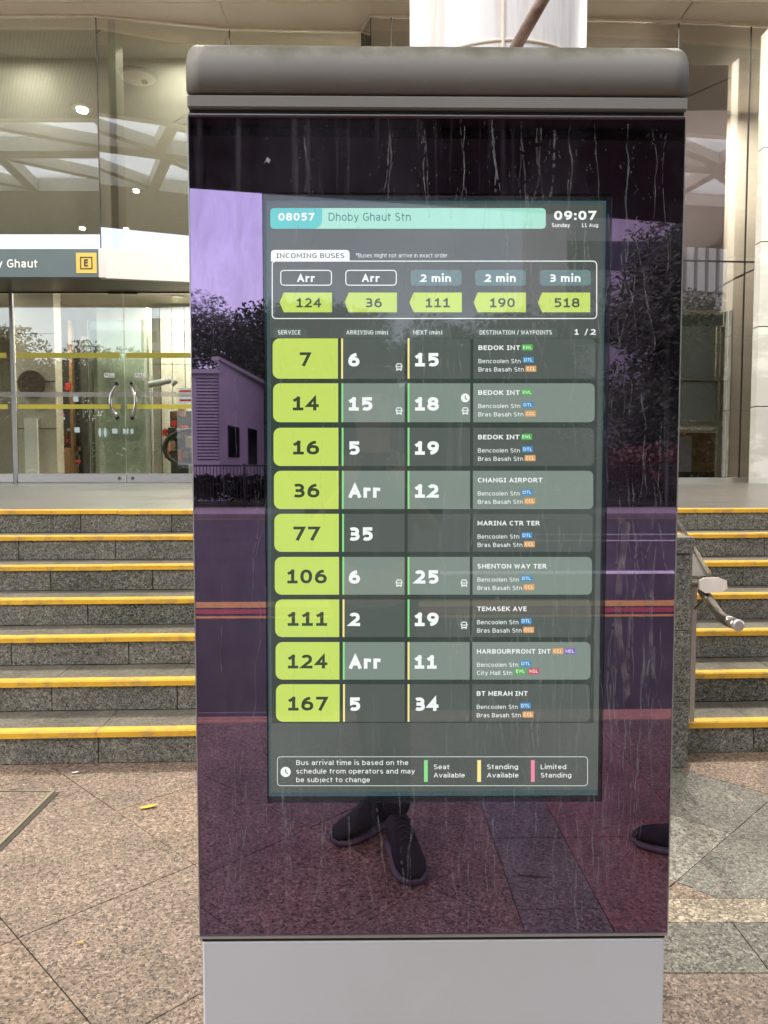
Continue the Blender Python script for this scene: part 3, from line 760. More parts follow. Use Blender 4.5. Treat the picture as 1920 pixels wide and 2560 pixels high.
for i, (t, b, no, c1, k1, c2, k2, title, bd, way) in enumerate(rows):
    f = (t - 731) / 828.0
    xl = 589 + 8 * f; xr = 730 + 4 * f; mat = M['s_rowl'] if i % 2 else M['s_rowd']
    xd0, xd1 = 1022.5 - 3 * f, 1286 - 13 * f
    xb1 = 737 + 4.5 * f; xc1 = 874
    flat('service_badge', rr(xl, xr, t, b, 15, (1, 0, 0, 1)), 1, M['s_lime'])
    w = {1: 24, 2: 57, 3: 86}[len(no)]; xc = 659.5 + 6 * f
    text(no, xc - w / 2, xc + w / 2, (t + b) / 2 - 13.5, (t + b) / 2 + 18 - 1.5, .205, M['s_ink'])
    flat('time_cell', [(xb1, b), (xc1, b), (xc1, t), (xb1, t)], 1, mat)
    flat('time_cell', [(880.5, b), (1016 - 2 * f, b), (1016 - 2 * f, t), (880.5, t)], 1, mat)
    flat('destination_cell', rr(xd0, xd1, t, b, 11, (0, 1, 1, 0)), 1, mat)
    flat('occupancy_bar', [(xb1, b), (xb1 + 4, b), (xb1 + 4, t), (xb1, t)], 2, M[barm[k1]])
    if k2: flat('occupancy_bar', [(880.5, b), (884.5, b), (884.5, t), (880.5, t)], 2, M[barm[k2]])
    yy = (t + b) / 2
    for s, x in ((c1, 752.5 + 2 * f), (c2, 896 - 1 * f)):
        if not s: continue
        w = {'Arr': 68}.get(s, 24 if len(s) == 1 else 52)
        if s == '11': w = 48
        text(s, x, x + w, yy - 12, yy + 17, .245, M['s_white'])
    for x, y in icons.get(i, []): bus_icon(x, y)
    if i == 1: clock_icon(1005, 859.5, 9.5)
    tx = 1033.5 - 4 * f; h = 1 - .03 * f
    text(title, tx, tx + tw[title] * h, t + 15.2, t + 25, .185, M['s_white'])
    bx = tx + tw[title] * h + 4
    for s in bd: badge(s, bx, t + 13); bx += 26
    text('Bencoolen Stn', tx, tx + 91 * h, t + 44.5, t + 53.5, .12, M['s_white']); badge('DTL', tx + 96 * h, t + 40)
    if way:
        text(way, tx, tx + 78 * h, t + 62, t + 71.0, .12, M['s_white']); badge('EWL', tx + 82, t + 56.5); badge('NSL', tx + 111, t + 56.5)
    else:
        text('Bras Basah Stn', tx, tx + 98 * h, t + 62.5, t + 71.5, .12, M['s_white']); badge('CCL', tx + 101.5 * h, t + 59)
frame('notice_outline', 598.5, 1270, 1634, 1698, 8, 1.4, 1, M['s_line'])
clock_icon(617, 1667.5, 11)
for s, x1, y in (('Bus arrival time is based on the', 882, 1652.5), ('schedule from operators and may', 896, 1671), ('be subject to change', 799, 1689.5)):
    text(s, 640, x1, y - 10.3, y, .125, M['s_white'])
for x, mt, a, b, wa, wb in ((916, 's_green', 'Seat', 'Available', 34, 67), (1031, 's_yellow', 'Standing', 'Available', 67, 68), (1147, 's_pink', 'Limited', 'Standing', 55, 66)):
    flat('legend_bar', [(x, 1689), (x + 8, 1689), (x + 8, 1642), (x, 1642)], 1, M[mt])
    text(a, x + 21, x + 21 + wa, 1651.5, 1661.5, .13, M['s_white']); text(b, x + 21, x + 21 + wb, 1669.5, 1679.5, .13, M['s_white'])
# bezel and cover glass
bz = surf('blue_black_bezel', (.006, .010, .018), .22, var=.1)
def bez(o, i, off):
    return [KP(*p, off) for p in o], [KP(*p, off) for p in i]
o_, i_ = bez([(655, 2007), (1506, 2007), (1532, 481), (655, 481)], [(672, 1991), (1494, 1988), (1515, 502), (666, 502)], .0065)
ring('bezel', o_, i_, 0, bz, kiosk)
MB().box(SU0, SU1, .001, .0025, SZ0, SZ1).build('cover_glass', M['sglass'], kiosk)
# little sticker above the display
MB().poly([KP(*p, -.0006) for p in ((660, 410), (668, 392), (677, 400), (672, 409), (666, 403))]).build('sticker_scrap', M['intg'], kiosk)
# dried rain runs
def runs(n, xa, xb, ya, yb, lmin, lmax, wmin, wmax, m, off=-.0007, amp=8, seed=1, strong=None):
    rnd = random.Random(seed)
    for k in range(n):
        x = rnd.uniform(xa, xb) if strong is None else strong[k % len(strong)] + rnd.uniform(-6, 6)
        y = rnd.uniform(ya, yb); L = rnd.uniform(lmin, lmax); w = rnd.uniform(wmin, wmax); dr = 0; P = []
        steps = max(6, int(L / 9)); dx = 0
        for i in range(steps + 1):
            dr = dr * .8 + rnd.uniform(-1, 1) * amp * .35; dx += dr * .5
            yy = y + L * i / steps
            if yy > 2325: break
            ww = w * (.5 + .8 * rnd.random()) * min(1, (steps - i + 1) / 5)
            P.append((x + dx, yy, ww))
        for (x0, y0, w0), (x1, y1, w1) in zip(P, P[1:]):
            if rnd.random() < .12: continue
            m.quad(KP(x0 - w0, y0, off), KP(x1 - w1, y1, off), KP(x1 + w1, y1, off), KP(x0 + w0, y0, off))
sm = MB()
runs(20, 0, 0, 288, 330, 150, 420, 1.0, 2.6, sm, seed=3, strong=[765, 977, 1057, 1158, 1225, 1298, 1348, 1384, 1424, 1485, 1575, 1630, 1670])
runs(48, 1020, 1640, 420, 900, 90, 420, .8, 2.0, sm, seed=4)
runs(60, 1100, 1500, 1150, 1750, 90, 420, .8, 2.4, sm, seed=5)
runs(44, 1520, 1655, 900, 1900, 90, 380, .8, 2.8, sm, seed=6)
runs(56, 560, 1640, 1850, 2150, 90, 330, .8, 2.8, sm, seed=8)
runs(20, 510, 830, 560, 2000, 150, 420, .6, 1.3, sm, seed=9)
# beads and scratches under the hood
rnd = random.Random(11)
for k in range(260):
    cx = rnd.choice([765, 977, 1057, 1158, 1225, 1298, 1348, 1384, 1424, 1485, 1575, 1630]) + rnd.gauss(0, 16) if k % 4 else rnd.uniform(500, 1690)
    cy = rnd.uniform(320, 500); w = rnd.uniform(.5, 1.1); h = rnd.uniform(1, 4)
    if cx < 490 or cx > 1690: continue
    sm.quad(KP(cx - w, cy - h, -.0007), KP(cx - w, cy + h, -.0007), KP(cx + w, cy + h, -.0007), KP(cx + w, cy - h, -.0007))
tag(sm.build('rain_streaks', M['streak'], kiosk), kind='stuff')
# the long bent smear right of the display
sm = MB(); P = [(1550, 1297, 10), (1566, 1312, 11), (1560, 1370, 9), (1549, 1440, 8), (1545, 1520, 8), (1548, 1590, 8), (1556, 1650, 8), (1566, 1710, 8), (1569, 1735, 7), (1562, 1752, 4), (1559, 1768, 1)]
for (x0, y0, w0), (x1, y1, w1) in zip(P, P[1:]): sm.quad(KP(x0 - w0, y0, -.0008), KP(x1 - w1, y1, -.0008), KP(x1 + w1, y1, -.0008), KP(x0 + w0, y0, -.0008))
sm.build('smear', M['film'], kiosk)

# ================================================================== GROUND
def clip(poly, a, b, c):
    """keep the part of poly with a*x + b*y <= c"""
    out = []
    for i in range(len(poly)):
        p, q = poly[i], poly[(i + 1) % len(poly)]; dp = a*p[0] + b*p[1] - c; dq = a*q[0] + b*q[1] - c
        if dp <= 0: out.append(p)
        if dp * dq < 0:
            t = dp / (dp - dq); out.append((p[0] + (q[0] - p[0]) * t, p[1] + (q[1] - p[1]) * t))
    return out
def area(P): return abs(sum(P[i][0] * P[(i+1) % len(P)][1] - P[(i+1) % len(P)][0] * P[i][1] for i in range(len(P)))) / 2
def ccw(P):
    s = sum(P[i][0] * P[(i+1) % len(P)][1] - P[(i+1) % len(P)][0] * P[i][1] for i in range(len(P)))
    return P if s > 0 else P[::-1]
def inset(P, d):
    c = (sum(p[0] for p in P) / len(P), sum(p[1] for p in P) / len(P)); out = P
    for i in range(len(P)):
        p, q = P[i], P[(i + 1) % len(P)]; dx, dy = q[0] - p[0], q[1] - p[1]; L = math.hypot(dx, dy)
        if L < 1e-6: continue
        nx, ny = dy / L, -dx / L
        out = clip(out, nx, ny, nx * p[0] + ny * p[1] - d)
        if len(out) < 3: return []
    return out

tag(MB().box(-150, 150, -150, -40, -.6, -.145).box(-150, 150, -40, 150, -.6, -.30).build('terrain', M['grass']), kind='structure')
pavement = MB().box(-14, 14, -1.50, 14, -.28, -.012).build('pavement', M['joint']); tag(pavement, kind='structure')
GP = .572; STY = lambda x: 3.47 + .045 * x
def tile(P, mat):
    P = ccw(P); P = inset(P, .0016)
    if len(P) < 3 or area(P) < .0006: return
    h = random.uniform(-.0012, .0006)
    m = MB(); top = inset(P, .0015)
    m.prism(P, -.012, h)
    m.build('paving_stone', mat, pavement)
def diag(a0, b0, s, test, matf, cons, rng):
    q = 1 / math.sqrt(2)
    for i in range(*rng):
        for j in range(*rng):
            a1, b1 = a0 + i * s, b0 + j * s
            P = [((a - b) * q, (a + b) * q) for a, b in ((a1, b1), (a1 + s, b1), (a1 + s, b1 + s), (a1, b1 + s))]
            for c in cons: P = clip(P, *c) if len(P) >= 3 else P
            if len(P) >= 3 and area(P) > .0006: tile(P, matf(a1 + s/2, b1 + s/2))
# left and front: pink slabs laid diagonally
diag(1.330, 2.238, GP, None, lambda a, b: random.choice([M['pink'], M['pink'], M['pink2']]), [(1, 0, .43), (0, 1, 3.6), (-1, 0, 3.3), (0, -1, 1.49)], (-14, 10))
# right, behind the kiosk: patterned slabs
def rm(a, b):
    if a < 2.38: return M['pink2']
    if a < 2.84: return M['paleg'] if b > 1.04 else M['greyg']
    if a < 3.30: return M['greyg']
    return M['pink2']
diag(2.38, 1.04, .46, None, rm, [(-1, 0, -.43), (0, 1, 3.75), (1, 0, 3.6), (0, -1, -2.322)], (-12, 14))
for y0, y1, mt, w in ((2.194, 2.322, 'pebble', .9), (1.967, 2.194, 'greyd', .6), (1.40, 1.967, 'pink', .6)):
    x = .43
    while x < 3.6:
        tile([(x, y0), (min(x + w, 3.6), y0), (min(x + w, 3.6), y1), (x, y1)], M[mt]); x += w
# band and square slabs right of the standing area
ys = [-1.49, -1.10, -.61, -.21, .24, .70, 1.15, 1.40]
for ya, yb in zip(ys, ys[1:]):
    tile([(.43, ya), (.69, ya), (.69, yb), (.43, yb)], M['greyg'])
    x = .69
    while x < 3.3: tile([(x, ya), (x + .48, ya), (x + .48, yb), (x, yb)], random.choice([M['redg'], M['redg'], M['pink']])); x += .48
tag(MB().box(-14, 14, -1.67, -1.50, -.28, .001, .006).build('kerb', M['kerbo']), kind='structure')
tag(MB().box(-60, 60, -19.2, -1.67, -.35, -.12).build('road', M['asphalt']), kind='structure')
tag(MB().box(-60, 60, -22.6, -19.4, -.35, .0).build('far_pavement', M['pave']), kind='structure')
tag(MB().box(-60, 60, -19.4, -19.2, -.35, .003).build('far_kerb', M['pave']), kind='structure')
tag(MB().box(-60, 60, -40, -22.6, -.35, -.02).build('grass_verge', M['grass']), kind='structure')
def line(y0, y1, mt, x0=-30, x1=30, z=-.116):
    o = MB().quad((x0, y0, z), (x1, y0, z), (x1, y1, z), (x0, y1, z)).build('road_marking', M[mt]); return tag(o, kind='structure')
line(-5.76, -5.42, 'roady'); line(-5.33, -5.08, 'roadr'); line(-4.97, -4.86, 'roady')
line(-8.12, -7.82, 'roadw', 1.0, 30); line(-12.55, -12.40, 'roadw', 2.2, 20); line(-13.9, -13.78, 'roadw', 3.5, 20)
line(-18.9, -18.8, 'roady')
# drain inlet at the kerb
dr = empty('kerb_drain', (-.75, -1.60, 0)); tag(dr, 'long dark kerb drain slot with pale lip in front of the road', 'drain')
MB().box(-.55, .55, -.05, .02, -.10, .0025).build('slot', M['iron'], dr); MB().box(-.62, .62, .022, .05, -.02, .004).build('lip', M['kerbo'], dr)
# steel-edged access cover left
ac = empty('access_cover', (-1.372, 3.10, 0)); tag(ac, 'steel edged paving cover at the far left of the pavement', 'access cover')
for (x0, x1, y0, y1) in ((-.004, .010, -1.1, .0), (-1.3, .010, .0, .012)): MB().box(x0, x1, y0, y1, -.01, .006).build('steel_edge', surf('dull_brass_edge', (.30, .27, .20), .4, metal=.6), ac)
MB().box(.010, .030, -1.1, .0, -.01, .0022).build('shadow_joint', M['joint'], ac)
MB().box(-1.3, -.008, -1.1, -.002, -.01, .0025).build('stone_infill', M['pink'], ac)
# litter
def leaf(px, py, L, mt, label, cat, rz):
    g = gnd(px, py); m = MB(); P = []
    for i in range(10):
        t = 2*math.pi*i/10; P.append((L * math.cos(t), L * .32 * math.sin(t), .004 + .004 * abs(math.cos(t))))
    o = m.poly(P).build(cat.replace(' ', '_'), M[mt]); o.location = (g.x, g.y, .001); o.rotation_euler = (0, 0, rz); tag(o, label, cat)
leaf(370, 2020, .035, 'leafy', 'yellow fallen leaf lying on the pink paving left of the kiosk', 'leaf', .5)
leaf(188, 1934, .016, 'paper', 'small white scrap of paper at the foot of the left steps', 'scrap', .4)
leaf(60, 1965, .005, 'paper', 'tiny white crumb near the steel edged cover', 'crumb', .4)
leaf(36, 1977, .022, 'printk', 'dark flat leaf between the steps and the steel edged cover', 'leaf', .1)
leaf(201, 2360, .01, 'leafy', 'small yellowish chip on the pavement left of the kiosk base', 'chip', .4)
o = MB().tube([(.0, 0, .004), (.05, .014, .006), (.11, .02, .004)], [.002, .0028, .0016], 6).build('twig', M['bark'], loc=(.47, .05, 0)); tag(o, 'thin dry twig on the paving mirrored low in the dark glass', 'twig')

# ================================================================== STAIRS
SR = math.atan(.045)
stairs = empty('staircase', (0, 3.47, 0), SR); tag(stairs, kind='structure')
RH, TD, NS = .15, .30, 7
core = MB()
for k in range(NS): core.box(-5.2, 5.2, TD * k + .03, TD * (NS - 1) + .4, RH * k, RH * (k + 1) - .026 - (.006 if k == 6 else 0))
core.build('stair_core', M['joint'], stairs)
rb = MB().cbox(0, .606, 0, .03, 0, RH - .026, .002)
rbm = None
for k in range(NS):
    x = -5.2 + (k * .29) % .6 - .35; 
    while x < 5.2:
        w = .608
        o = MB().cbox(x, x + w - .004, TD * k, TD * k + .03, RH * k + .001, RH * (k + 1) - .027, .0018).build('riser_block', M['greyg'] if random.random() < .8 else M['greyd'], stairs)
        if k < NS - 1:
            MB().box(x, x + w - .003, TD * k + .045, TD * (k + 1) - .001, RH * (k + 1) - .026, RH * (k + 1) - random.uniform(0, .0012)).build('tread_slab', M['tread'], stairs)
        x += w
    x = -5.2 + (k * .53) % 1.2 - .9
    while x < 5.2:
        m = MB(); y0 = TD * k - .014; z1 = RH * (k + 1) + .003
        prof = [(y0, z1 - .030), (y0 + .014, z1 - .030), (y0 + .058, z1 - .006), (y0 + .058, z1), (y0 + .006, z1 + .0005), (y0, z1 - .006)]
        n = len(prof); w = 1.2 - .002; dz = random.uniform(-.0015, .0015)
        m.v = [(x, a, b + dz) for a, b in prof] + [(x + w, a, b + dz) for a, b in prof]
        m.f = [tuple(range(n)), tuple(reversed(range(n, 2 * n)))] + [((i + 1) % n, i, n + i, n + (i + 1) % n) for i in range(n)]; m.m = [0] * len(m.f)
        m.build('nosing', M['yellow'], stairs); x += 1.2
# worn yellow paint on the top right risers
for i, (px, py) in enumerate(((1838, 1312), (1846, 1300), (1830, 1303))):
    P = at(px, py, 5.27 + .24); c = stairs.matrix_world
    m = MB(); m.poly([(-.02 + .035 * math.cos(t) * random.uniform(.5, 1), 0, .03 * math.sin(t) * random.uniform(.5, 1)) for t in [i * .7 for i in range(9)]])
# landing up to the doors: gentle fall, three bands of stone
land = empty('landing', (0, 0, 0)); tag(land, kind='structure')
m = MB()
def landz(y): return 1.05 + (y - 5.3) * .0168
yy = [5.3, 5.9, 6.9, 8.2, 10.6]
for ya, yb in zip(yy, yy[1:]):
    x = -6.6
    while x < 7.8:
        w = 1.2; a = ya + .045 * x if ya == 5.3 else ya
        g = .003
        P = [(x, a + g), (x + w - g, (ya + .045 * (x + w) if ya == 5.3 else ya) + g), (x + w - g, yb), (x, yb)]
        q = MB(); n = 4
        q.v = [(p[0], p[1], .9) for p in P] + [(p[0], p[1], landz(p[1])) for p in P]
        q.f = [(3,2,1,0), (4,5,6,7), (0,1,5,4), (1,2,6,5), (2,3,7,6), (3,0,4,7)]; q.m = [0] * 6
        q.build('landing_slab', M['platform'], land); x += w

# granite pier and handrail on the right
pier = empty('granite_pier', (0, 0, 0)); tag(pier, 'speckled grey granite end pier between the stair flights, right of the kiosk', 'pier')
xR = at(1727, 1600, 3.36).x
pz = [0, .30, .62, .96]
for a, b in zip(pz, pz[1:]): MB().cbox(xR - .42, xR, 3.36, 3.66, a + .001, b - .002, .002).build('granite_block', M['greyg'], pier)
MB().cbox(xR - .42, xR + .004, 3.352, 3.68, .962, 1.035, .003).build('cap_stone', M['greyg'], pier)
rail = empty('handrail', (0, 0, 0)); tag(rail, 'stainless steel handrail with octagonal end plate beside the right steps', 'handrail')
post_t = at(1737, 1468, 3.50); 
MB().box(post_t.x - .010, post_t.x + .012, 3.50, 3.52, .16, post_t.z).build('post', M['steelsat'], rail)
A1, A2 = at(1690, 1300, 4.5), at(1773, 1440, 3.62)
MB().beam(A1, A2, .018, .03).build('flat_bar', M['steel'], rail)
# infill plate
MB().poly([at(1727, 1372, 3.98), at(1727, 1440, 3.66), at(1773, 1440, 3.64)]).poly([at(1773, 1440, 3.643), at(1727, 1440, 3.663), at(1727, 1372, 3.983)]).build('infill_plate', surf('grey_plate', (.16, .15, .135), .8, spec=.1), rail)
o1, o2 = at(1718, 1458, 3.60), at(1800, 1462, 3.36)
MB().tube([o1, o1.lerp(o2, .5), o2], .045, 14, sq=(1, .42)).build('collar', M['steel'], rail)
pc = at(1784, 1463, 3.34); P = []
for x, y in ((-34, -12), (-22, -18), (14, -19), (33, -12), (35, 8), (20, 18), (-20, 20), (-35, 10)): P.append(at(1784 + x, 1463 + y, 3.335))
m = MB(); m.poly(P[::-1]); n = len(P); Q = [p + Vector((0, .012, 0)) for p in P]
for i in range(n): j = (i + 1) % n; m.quad(P[i], P[j], Q[j], Q[i])
m.build('end_plate', surf('pinkish_end_plate', (.78, .68, .60), .35), rail)
t1, t2, t3 = at(1757, 1478, 3.45), at(1803, 1545, 3.12), at(1843, 1562, 2.98)
q0, q1 = t2 + (t1 - t2).normalized() * .05, t2 + (t3 - t2).normalized() * .05
MB().tube([t1, t1.lerp(q0, .5)] + [q0 * (1 - k) ** 2 + t2 * 2 * k * (1 - k) + q1 * k * k for k in (0, .2, .4, .6, .8, 1)] + [t3], .0225, 18).build('rail_tube', M['steel'], rail, smooth=True)
tt = (t3 - t2).normalized()
MB().tube([t3 + tt * .0005, t3 + tt * .012, t3 + tt * .016], [.0238, .0238, .018], 16).build('end_cap', M['alu'], rail)
b0, b1 = at(1738, 1522, 3.49), at(1764, 1494, 3.42)
MB().tube([b0, b1], .008, 10).build('bracket', M['steel'], rail)

# ================================================================== COLUMN
colm = empty('round_column', (0, 0, 0)); tag(colm, 'thick white painted round column rising behind the kiosk hood', 'column')
CX, CY, CR = .447, 3.15, .345
m = MB(); k = 48
m.tube([(CX, CY, 0), (CX, CY, 3.0), (CX, CY, 7.2)], CR, k)
o = m.build('shaft', M['column'], colm, smooth=False)
for p in o.data.polygons: p.use_smooth = len(p.vertices) == 4
zz = at(1260, 100, CY - CR).z
MB().tube([(CX + (CR + .001) * math.cos(t), CY + (CR + .001) * math.sin(t), zz) for t in [2*math.pi*i/48 for i in range(48)]], .006, 8, closed=True).build('seam_ring', M['seal'], colm, smooth=True)
xj = at(1258, 60, CY - CR).x
MB().tube([(xj, CY - CR - .001, zz - .5), (xj, CY - CR - .001, 7.1)], .006, 8).build('vertical_seam', M['seal'], colm)
o = MB().tube([at(1283, 130, CY - .42), at(1362, -10, CY - .55), at(1450, -180, CY - .7)], .021, 14).build('drain_pipe', M['rust'], None, smooth=True); tag(o, 'rust stained slanting pipe in front of the white column', 'pipe')

# ================================================================== FACADE
HZ = CAMH + 5.656      # underside of the fascia
fas = empty('fascia', (0, 0, 0)); tag(fas, 'band of beige cladding panels above the glass station front', 'fascia')
FX = [-9.2, -7.35, -5.5, -3.66, -2.02, -.18, 1.8, 3.78, 5.6, 7.4, 9.2]
gl_line = [(-9.2, 10.0), (-3.62, 10.0), (-2.0, 10.28), (-.29, 10.34), (-.17, 10.0), (1.8, 10.03), (3.75, 10.12), (5.2, 10.24), (9.2, 10.5)]
def gy(x):
    for (x0, y0), (x1, y1) in zip(gl_line, gl_line[1:]):
        if x0 <= x <= x1: return y0 + (y1 - y0) * (x - x0) / (x1 - x0)
    return 10.2
for x0, x1 in zip(FX, FX[1:]):
    MB().cbox(x0 + .014, x1 - .014, 9.67, 9.73, HZ, HZ + .75, .004).build('cladding_panel', M['beige'], fas)
    MB().box(x1 - .0135, x1 + .0135, 9.69, 9.72, HZ + .002, HZ + .75).build('joint_strip', M['seal'], fas)
    a = x0 + .17 * (1 if x0 > 0 else -1) * 0; 
    pts = [x0 + .012] + [p[0] for p in gl_line if x0 < p[0] < x1] + [x1 - .012]
    for p0, p1 in zip(pts, pts[1:]):
        if p1 - p0 < .02: continue
        MB().prism([(p0, 9.735), (p1, 9.735), (p1, gy(p1) - .02), (p0, gy(p0) - .02)], HZ - .0, HZ + .03).build('soffit_panel', M['beiged'], fas)
    MB().box(x1 - .012, x1 + .012, 9.735, gy(x1) - .02, HZ + .004, HZ + .02).build('joint_strip', M['seal'], fas)
for (x0, y0), (x1, y1) in zip(gl_line, gl_line[1:]):
    MB().beam((x0, y0 - .012, HZ - .012), (x1, y1 - .012, HZ - .012), .03, .022).build('bottom_trim', M['seal'], fas)
MB().box(-9.2, 9.2, 9.735, 10.8, HZ + .05, HZ + .75).build('backing', M['beiged'], fas)

front = empty('glass_front', (0, 0, 0)); tag(front, 'tall glass wall of the station entrance above the doors and behind the kiosk', 'glass wall')
ZD = 1.127; ZTR = CAMH + 2.245; ZSG = 3.945
def pane(x0, y0, x1, y1, z0, z1, mat, name='pane', t=.012):
    d = Vector((x1 - x0, y1 - y0, 0)).normalized(); nrm = Vector((-d.y, d.x, 0)) * t; g = d * .004
    a, b = Vector((x0, y0, 0)) + g, Vector((x1, y1, 0)) - g
    return MB().prism([(a.x, a.y), (b.x, b.y), (b.x + nrm.x, b.y + nrm.y), (a.x + nrm.x, a.y + nrm.y)], z0, z1).build(name, mat, front)
bays = [-9.0, -6.3, -3.62, -2.0, -.29, -.17, 1.2, 2.5, 3.75, at(1866, 600, 10.18).x, 6.2, 8.0, 9.2]
for x0, x1 in zip(bays, bays[1:]):
    y0, y1 = gy(x0), gy(x1); right = x0 >= -.2
    mt = M['gright'] if right else M['gfac']
    pane(x0, y0, x1, y1, 4.02, HZ - .03, mt)
    if right: pane(x0, y0, x1, y1, ZD + .075, 3.995, mt)
    if x1 - x0 > .3: MB().box(x1 - .006, x1 + .006, y1 - .004, y1 + .02, (ZD if right else 4.0), HZ - .03).build('glazing_joint', M['black'], front)
    if right:
        MB().beam((x0, y0, 4.008), (x1, y1, 4.008), .02, .018).build('transom', M['black'], front)
        MB().beam((x0, y0 - .01, ZD + .035), (x1, y1 - .01, ZD + .035), .05, .07).build('sill_channel', M['alu'], front)
xf = at(281, 400, 10.0).x
MB().box(xf - .05, xf + .045, 10.06, 10.34, 4.0, HZ - .03).build('glass_fin', surf('olive_fin', (.5, .49, .38), .6), front)
x978 = at(978, 100, 10).x
MB().box(x978 - .007, x978 + .007, 9.995, 10.03, ZD, HZ - .03).build('glazing_joint', M['black'], front)

# entrance canopy box with the station sign
YS = 9.13; s0 = at(262, 622, YS); zs1 = s0.z; zs0 = at(262, 693, YS).z
sign = empty('entrance_sign', (0, 0, 0)); tag(sign, 'teal station name board with white lettering and yellow E square over the doors', 'sign')
xs = at(246, 650, YS).x
MB().cbox(-9.0, xs, YS, YS + .10, zs0, zs1, .003).build('board', M['teal'], sign)
MB().cbox(xs + .001, s0.x, YS - .004, YS + .10, zs0 - .004, zs1 + .004, .003).build('end_cap', M['white'], sign)
cw = empty('portal_canopy', (0, 0, 0)); tag(cw, 'white faced portal box with dark underside over the glass entrance doors', 'canopy')
e2 = (-1.15, YS + .30 + .12)
MB().prism([(s0.x + .002, YS), (e2[0], e2[1]), (e2[0], e2[1] + .08), (s0.x + .002, YS + .08)], zs0 - .01, zs1 + .01).build('front_facing', M['white'], cw)
MB().prism([(-9, YS + .102), (s0.x, YS + .102), (e2[0], e2[1] + .082), (e2[0], 9.99), (-9, 9.99)], zs0 + .02, zs1 - .02).build('box', surf('brown_underside', (.10, .07, .045), .35, var=.15, scale=3), cw)
MB().prism([(-9, YS + .11), (s0.x, YS + .11), (e2[0], e2[1] + .09), (e2[0], 9.98), (-9, 9.98)], zs1 - .019, zs1 - .001).build('top_sheet', M['white'], cw)
def signplace(x, y, lay): 
    p = at(x, y, YS); return Vector((p.x, YS - .002 - lay * 1e-5, p.z))
text('Dhoby Ghaut', -76, 94, 648.5, 669, .15, M['print'], place=signplace, parent=sign)
def sq(x0, x1, y0, y1, off, mt, nm):
    a, b = at(x0, y1, YS), at(x1, y0, YS); return MB().box(a.x, b.x, YS - off, YS, a.z, b.z).build(nm, M[mt], sign)
sq(191, 241, 632, 683, .0025, 'signy', 'letter_square')
m = MB()
a, b = at(201, 673, YS), at(231, 642, YS); w = .012
for (x0, x1, z0, z1) in ((a.x, b.x, a.z, a.z + w), (a.x, b.x, b.z - w, b.z), (a.x, a.x + w, a.z + w, b.z - w), (b.x - w, b.x, a.z + w, b.z - w)): m.box(x0, x1, YS - .004, YS - .0026, z0, z1)
m.build('square_outline', M['printk'], sign)
text('E', 210.5, 220.5, 648.5, 666, .2, M['printk'], place=lambda x, y, l: Vector((at(x, y, YS).x, YS - .0045 - l * 1e-5, at(x, y, YS).z)), parent=sign)

# doors
YD = 9.99; zb = at(200, 1206, YD).z; zsr = at(200, 1184, YD).z; ztop = at(200, 735, YD).z
def door(xa, xb, hinge_left, label):
    d = empty('glass_door', ((xa + xb) / 2, YD, zb)); tag(d, label, 'glass door', 'glass entrance doors')
    w = (xb - xa) / 2 - .006; H = ztop - zb; s = 1 if hinge_left else -1
    MB().box(-w, w, 0, .012, zsr - zb + .002, H).build('pane', M['gdoor'], d)
    br = MB().cbox(-w, w, -.02, .032, 0, zsr - zb, .004).build('bottom_rail', M['steelsat'], d)
    for py0, py1 in ((882, 895), (1011, 1022)):
        z1, z0 = at(200, py0, YD).z - zb, at(200, py1, YD).z - zb
        MB().box(-w + (0.02), w - .05, -.0015, -.0003, z0, z1).build('film_stripe', M['stripe'], d)
    z1, z0 = at(200, 980, YD).z - zb, at(200, 992, YD).z - zb
    MB().box(-w, w, -.0012, -.0002, z0, z1).build('reflection_stripe', glassband, d)  # grey reflection across the doors, painted as a translucent band
    # curved pull handle
    hx = s * (w - .13); P = []
    hz0, hz1 = at(200, 1045, YD).z - zb, at(200, 960, YD).z - zb
    for i in range(13):
        t = i / 12; P.append((hx - s * .065 * (1 - (2*t - 1)**2) + s * .04, -.075 + .05 * abs(2*t - 1) ** 4, hz0 + (hz1 - hz0) * t))
    MB().tube(P, .022, 12).build('pull_handle', M['steel'], d, smooth=True)
    for q in (P[0], P[-1]): MB().tube([(q[0], 0, q[2]), (q[0], -.03, q[2])], .026, 12).build('handle_fixing', M['black'], d)
    sx = s * (w - .19); sz = at(200, 938, YD).z - zb
    MB().box(sx - .065, sx + .065, -.002, -.0004, sz - .028, sz + .028).build('sticker', M['print'], d)
    q, W = glyph_mesh('PULL', .17); m = MB()
    for a, b, c, e, lay in q: m.quad(*[(sx - .052 + p.x / W * .104, -.0024 - lay * 1e-5, sz - .018 + p.y * .036) for p in (a, b, c, e)])
    m.build('lettering', M['printk'], d)
    lx = s * (w - .08); MB().tube([(lx, -.02, .055), (lx, -.027, .055)], .022, 14).build('lock', M['steel'], d)
    MB().box(-.09 + s * (w - .09), .09 + s * (w - .09), -.012, .022, H + .001, H + .035).build('patch_fitting', M['black'], d)
    return d
